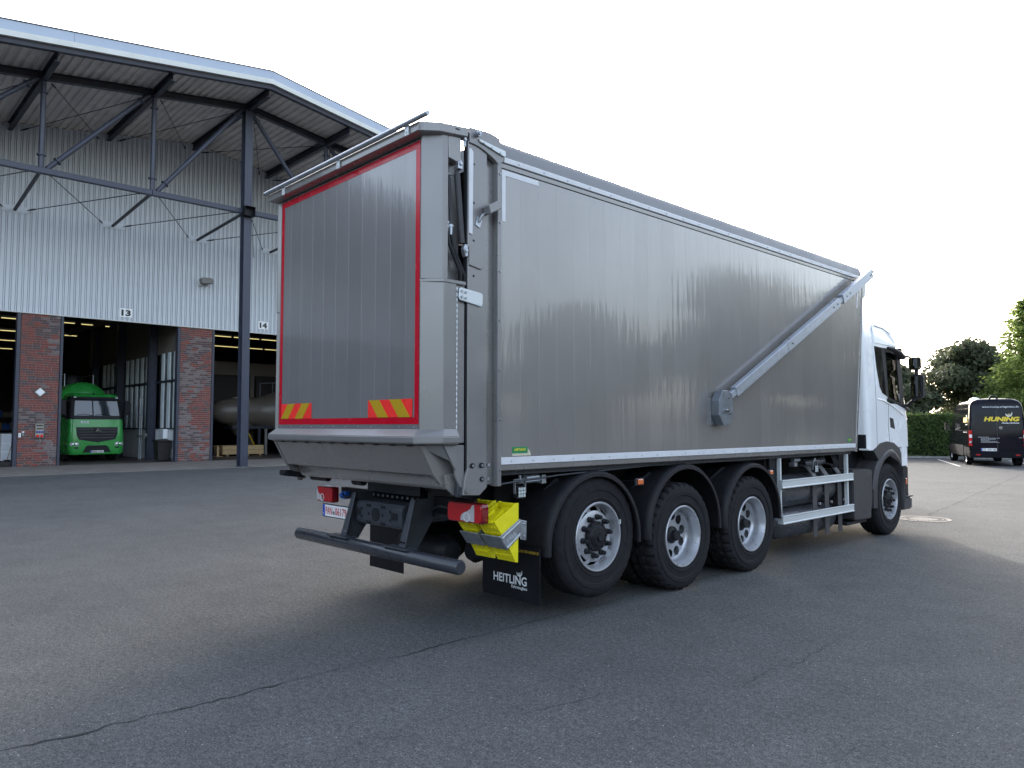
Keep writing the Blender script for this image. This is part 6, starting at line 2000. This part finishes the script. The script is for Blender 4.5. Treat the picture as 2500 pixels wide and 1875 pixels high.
V('side_skirt', MB().px([(0.42, 0.36), (3.55, 0.36), (3.55, 0.80), (0.42, 0.80)], -0.006, 0.02), 'van_trim', bevel=0.006)
for yy, sx in ((0.0, 1), (0.0, -1), (3.98, 1), (3.98, -1)):
    ox = 0.035 if sx > 0 else 1.935
    ax = (-1, 0, 0) if sx > 0 else (1, 0, 0)
    w_ = V('wheel', MB().lathe([(0.20, -0.22), (0.30, -0.23), (0.345, -0.20), (0.345, -0.03), (0.31, 0.0), (0.23, 0.0), (0.215, -0.03)], (ox, yy, 0.345), ax, 36), 'tyre_rubber', smooth=40)
    V('rim', MB().lathe([(0.216, -0.03), (0.21, -0.005), (0.19, -0.03), (0.12, -0.06), (0.10, -0.03), (0.05, -0.02), (0.0, -0.02)], (ox, yy, 0.345), ax, 30), 'rim_silver', smooth=40, parent=w_)
    V('wheel_arch', MB().lathe([(0.37, -0.2), (0.37, 0.0), (0.41, 0.012), (0.43, 0.0), (0.43, -0.05)], (0.012 if sx > 0 else 1.958, yy, 0.40), ax, 40), 'van_trim', smooth=40)
    V('arch_shadow', MB().cyl((ox + (0.05 if sx > 0 else -0.05), yy, 0.40), (ox + (0.002 if sx > 0 else -0.002) * 1, yy, 0.40), 0.372, seg=36), 'print_black') if False else None
mm = V('mirror_housing', MB().box(-0.30, -0.09, 3.28, 3.40, 1.40, 1.78), 'plastic_black', bevel=0.03, segs=2)
V('mirror_glass', MB().box(-0.285, -0.105, 3.270, 3.279, 1.43, 1.75), 'mirror_glass', parent=mm)
V('mirror_arm', MB().box(-0.10, 0.08, 3.31, 3.38, 1.46, 1.54), 'plastic_black', parent=mm)
V('roof_vent', MB().loft([[(0.45, 1.2, 2.71), (0.85, 1.2, 2.71), (0.85, 1.8, 2.71), (0.45, 1.8, 2.71)], [(0.50, 1.3, 2.80), (0.80, 1.3, 2.80), (0.80, 1.7, 2.80), (0.50, 1.7, 2.80)], [(0.6, 1.45, 2.86), (0.7, 1.45, 2.86), (0.7, 1.6, 2.86), (0.6, 1.6, 2.86)]]), 'aluminium', bevel=0.01)
V('roof_camera', MB().tube([(0.92 + 0.13 * math.cos(t), -0.90, 2.70 + 0.13 * math.sin(t)) for t in [PI * k / 10 for k in range(11)]], 0.035, 8), 'plastic_black', smooth=60)

# ================================================================== MANHOLE COVER
mc = thing('manhole_cover', 'round cast iron manhole cover in the asphalt beside the front wheel', 'manhole cover', (-4.63, 14.25, 0))
RM = 0.43
obj('cover_frame', MB().lathe([(RM, 0.003), (RM, 0.008), (RM - 0.05, 0.010), (RM - 0.055, 0.004)], (0, 0, 0), (0, 0, 1), 48), 'cast_iron', mc, local=True, smooth=40)
obj('cover_plate', MB().lathe([(RM - 0.062, 0.004), (RM - 0.064, 0.008), (0.30, 0.008), (0.298, 0.006), (0, 0.006)], (0, 0, 0), (0, 0, 1), 48), 'cover_filling', mc, local=True)
mb = MB()
for k in range(28):
    for r0, r1, off in ((0.305, 0.35, 0.0), (0.235, 0.275, 0.5)):
        t0, t1 = 2 * PI * (k + off) / 28 + 0.03, 2 * PI * (k + off + 0.55) / 28
        mb.pz([(r0 * math.cos(t0), r0 * math.sin(t0)), (r1 * math.cos(t0), r1 * math.sin(t0)), (r1 * math.cos(t1), r1 * math.sin(t1)), (r0 * math.cos(t1), r0 * math.sin(t1))], 0.0082, 0.013)
obj('cover_studs', mb, 'cast_iron', mc, local=True)

# ================================================================== TREES AND HEDGE


def leaf_cloud(mb, centres, n, size, rnd, flat=0.0, droop=0.0):
    """n leaf sprays spread through ellipsoid clumps: (centre, radii)"""
    tot = sum(r[0] * r[1] * r[2] for c, r in centres)
    vs, fs = [], []
    for c, r in centres:
        k = max(6, int(n * r[0] * r[1] * r[2] / tot))
        for _ in range(k):
            d = Vector((rnd.gauss(0, 1), rnd.gauss(0, 1), rnd.gauss(0, 1))).normalized()
            q = rnd.random() ** 0.38
            p = Vector((c[0] + d.x * r[0] * q, c[1] + d.y * r[1] * q, c[2] + d.z * r[2] * q))
            nrm = (d + Vector((rnd.gauss(0, 0.7), rnd.gauss(0, 0.7), rnd.gauss(0, 0.7) + 0.3))).normalized()
            a = nrm.orthogonal().normalized()
            b = nrm.cross(a)
            t = rnd.uniform(0, 2 * PI)
            u = (a * math.cos(t) + b * math.sin(t))
            w = nrm.cross(u)
            s = size * rnd.uniform(0.6, 1.4)
            o = len(vs)
            vs += [p - u * s, p + w * s * 0.55 - nrm * s * 0.15, p + u * s * 1.1, p - w * s * 0.55 - nrm * s * 0.15]
            fs.append((o, o + 1, o + 2, o + 3))
    return mb.add(vs, fs)


def broad_tree(name, label, x, y, h, rad, mat, n, seed, base=1.6, leaf=0.17, lobes=26, group=None):
    rnd = random.Random(seed)
    t = thing(name, label, 'tree', (x, y, 0), 0, group)
    trunk = MB()
    tips = []
    trunk.tube([(x, y, -0.1), (x + 0.05, y, h * 0.18), (x - 0.08, y + 0.05, h * 0.36), (x, y, h * 0.62), (x + 0.1, y, h * 0.86)], [h * 0.035, h * 0.028, h * 0.022, h * 0.014, h * 0.004], 10)
    cs = []
    for k in range(lobes):
        zf = rnd.random() ** 0.8
        z = base + (h - base) * (0.06 + 0.90 * zf)
        prof = math.sin(PI * min(0.98, 0.14 + 0.80 * zf)) ** 0.62
        ang = rnd.uniform(0, 2 * PI)
        rr = rad * prof * rnd.uniform(0.35, 0.95)
        c = Vector((x + rr * math.cos(ang), y + rr * math.sin(ang), z))
        s = rad * rnd.uniform(0.20, 0.38)
        cs.append((c, (s, s, s * rnd.uniform(0.6, 0.95))))
        z0 = max(h * 0.15, z - rr * 0.8)
        trunk.tube([(x, y, z0 * 0.9), ((x + c.x) / 2, (y + c.y) / 2, (z0 + z) / 2 + 0.1), tuple(c)], [h * 0.009, h * 0.006, h * 0.002], 6)
    cs.append((Vector((x, y, base + (h - base) * 0.5)), (rad * 0.6, rad * 0.6, (h - base) * 0.36)))
    cs.append((Vector((x, y, h - rad * 0.28)), (rad * 0.35, rad * 0.35, rad * 0.3)))
    obj('trunk', trunk, 'bark', t, smooth=60)
    obj('crown', leaf_cloud(MB(), cs, n, leaf, rnd), mat, t, recalc=False)
    return t


def conifer(label, x, y, h, rad, n, seed):
    rnd = random.Random(seed)
    t = thing('larch_tree', label, 'tree', (x, y, 0))
    trunk = MB().tube([(x, y, -0.1), (x, y, h * 0.5), (x + 0.1, y, h)], [0.24, 0.15, 0.02], 10)
    mb = MB()
    vs, fs = [], []
    nb = 150
    for k in range(nb):
        f = (k + rnd.random()) / nb
        z = 0.8 + (h - 0.9) * f
        L = rad * (1 - f) ** 0.75 * rnd.uniform(0.65, 1.12) + 0.25
        ang = k * 2.399 + rnd.uniform(-0.3, 0.3)
        d = Vector((math.cos(ang), math.sin(ang), 0))
        rise = rnd.uniform(-0.05, 0.30)
        tip = Vector((x, y, z)) + d * L + Vector((0, 0, L * rise))
        trunk.tube([(x, y, z), tuple((Vector((x, y, z)) + tip) / 2 + Vector((0, 0, -0.05 * L))), tuple(tip)], [0.03, 0.018, 0.006], 5)
        m = int(n / nb * (L / rad + 0.25))
        for j in range(m):
            q = rnd.random() ** 0.7
            p = Vector((x, y, z)).lerp(tip, q) + Vector((rnd.gauss(0, 0.16), rnd.gauss(0, 0.16), rnd.gauss(-0.08, 0.14))) * (0.5 + L * 0.35)
            u = (d * rnd.uniform(0.3, 1) + Vector((rnd.gauss(0, 0.6), rnd.gauss(0, 0.6), rnd.gauss(-0.3, 0.4)))).normalized()
            w = u.orthogonal().normalized()
            w = Matrix.Rotation(rnd.uniform(0, 2 * PI), 3, u) @ w
            s = rnd.uniform(0.07, 0.16)
            o = len(vs)
            vs += [p - u * s, p + w * s * 0.38, p + u * s * 1.3, p - w * s * 0.38]
            fs.append((o, o + 1, o + 2, o + 3))
    mb.add(vs, fs)
    obj('trunk', trunk, 'bark', t, smooth=60)
    obj('crown', mb, 'leaf_bright', t, recalc=False)
    return t


broad_tree('broadleaf_tree', 'tall round dark green tree standing behind the parked van', -15.4, 57.0, 7.15, 3.3, 'leaf_dark', 21000, 11, 1.0, 0.15, 40)
broad_tree('broadleaf_tree', 'lower dark tree left of the tall round one, beside the truck mirror', -18.3, 53.5, 5.4, 2.6, 'leaf_dark', 9000, 12, 0.6, 0.15, 22)
broad_tree('broadleaf_tree', 'dark tree mostly hidden behind the white cab', -21.6, 52.5, 7.6, 3.5, 'leaf_dark', 16000, 13, 0.6, 0.17, 20)
broad_tree('broadleaf_tree', 'dark shrubby tree filling the gap between the round tree and the bright larch', -13.2, 60.5, 5.2, 2.6, 'leaf_dark', 12000, 14, 0.6, 0.17, 18)
broad_tree('broadleaf_tree', 'dark low tree just above the hedge left of the van', -16.8, 49.5, 3.9, 2.2, 'leaf_dark', 9000, 15, 0.3, 0.15, 18)
conifer('bright green feathery larch at the right edge behind the van', -11.35, 53.5, 9.3, 3.0, 24000, 21)
broad_tree('broadleaf_tree', 'yellow green bush under the larch just above the van roof', -11.0, 52.3, 3.9, 2.0, 'leaf_bright', 5000, 16, 0.3, 0.13, 14)

hd = thing('hedge', 'clipped green hedge along the parking spaces behind the van', 'hedge', (-13.2, 41.6, 0), R(23.63))
rnd = random.Random(5)
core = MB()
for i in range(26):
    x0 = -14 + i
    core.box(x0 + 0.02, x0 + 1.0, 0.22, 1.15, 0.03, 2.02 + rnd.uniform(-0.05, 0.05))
obj('hedge_dark_fill', core, 'hedge_core', hd, local=True)  # solid dark boxes filling the hedge behind its leaves
vs, fs = [], []
for _ in range(46000):
    x = rnd.uniform(-14, 12)
    q = rnd.random()
    top = 2.22 + 0.10 * mnoise.noise(Vector((x * 0.9, 3, 0)))
    if q < 0.62:
        y, z, nrm = rnd.gauss(0.10, 0.06) + 0.10 * mnoise.noise(Vector((x * 1.7, 0, 1))), top * rnd.random() ** 0.9, Vector((0, -1, 0.35))
    else:
        y, z, nrm = rnd.uniform(0.05, 1.3), top - abs(rnd.gauss(0, 0.10)) + (0.16 * rnd.random() if rnd.random() < 0.15 else 0), Vector((0, -0.2, 1))
    nrm = (nrm + Vector((rnd.gauss(0, 0.7), rnd.gauss(0, 0.6), rnd.gauss(0, 0.6)))).normalized()
    u = Matrix.Rotation(rnd.uniform(0, 6.28), 3, nrm) @ nrm.orthogonal().normalized()
    w = nrm.cross(u)
    s = rnd.uniform(0.045, 0.095)
    p = Vector((x, y, z))
    o = len(vs)
    vs += [p - u * s, p + w * s * 0.5, p + u * s, p - w * s * 0.5]
    fs.append((o, o + 1, o + 2, o + 3))
obj('hedge_leaves', MB().add(vs, fs), 'leaf_hedge', hd, recalc=False, local=True)

# trees around the rest of the yard: out of the picture, but mirrored in the paint
rnd = random.Random(77)
cs = []
for (x, y, r, h) in ((26, 62, 7, 11), (38, 55, 8, 13), (34, 44, 5, 8), (46, 40, 8, 14), (52, 28, 8, 12), (50, 14, 7, 9), (56, 2, 8, 12), (48, -12, 8, 11), (42, -26, 8, 13),
                      (30, -40, 8, 12), (14, -46, 8, 13), (-2, -44, 8, 12), (-14, -40, 7, 12), (-24, -34, 7, 13), (-34, -30, 7, 15), (12, 70, 7, 10), (4, 66, 5, 8), (3, 53, 5, 9), (10, 48, 5, 10), (17, 43, 6, 11), (23, 36, 5, 9), (31, 30, 6, 10)):
    for k in range(9):
        a = rnd.uniform(0, 6.28)
        q = rnd.random() * r * 0.7
        z = h * rnd.uniform(0.05, 0.92)
        cs.append((Vector((x + q * math.cos(a), y + q * math.sin(a), z)), (r * 0.42, r * 0.42, h * 0.20)))
o = obj('distant_trees', leaf_cloud(MB(), cs, 75000, 0.62, rnd), 'leaf_dark', recalc=False)
kind(o, 'stuff', 'belt of dark trees round the far sides of the yard')
o['category'] = 'trees'
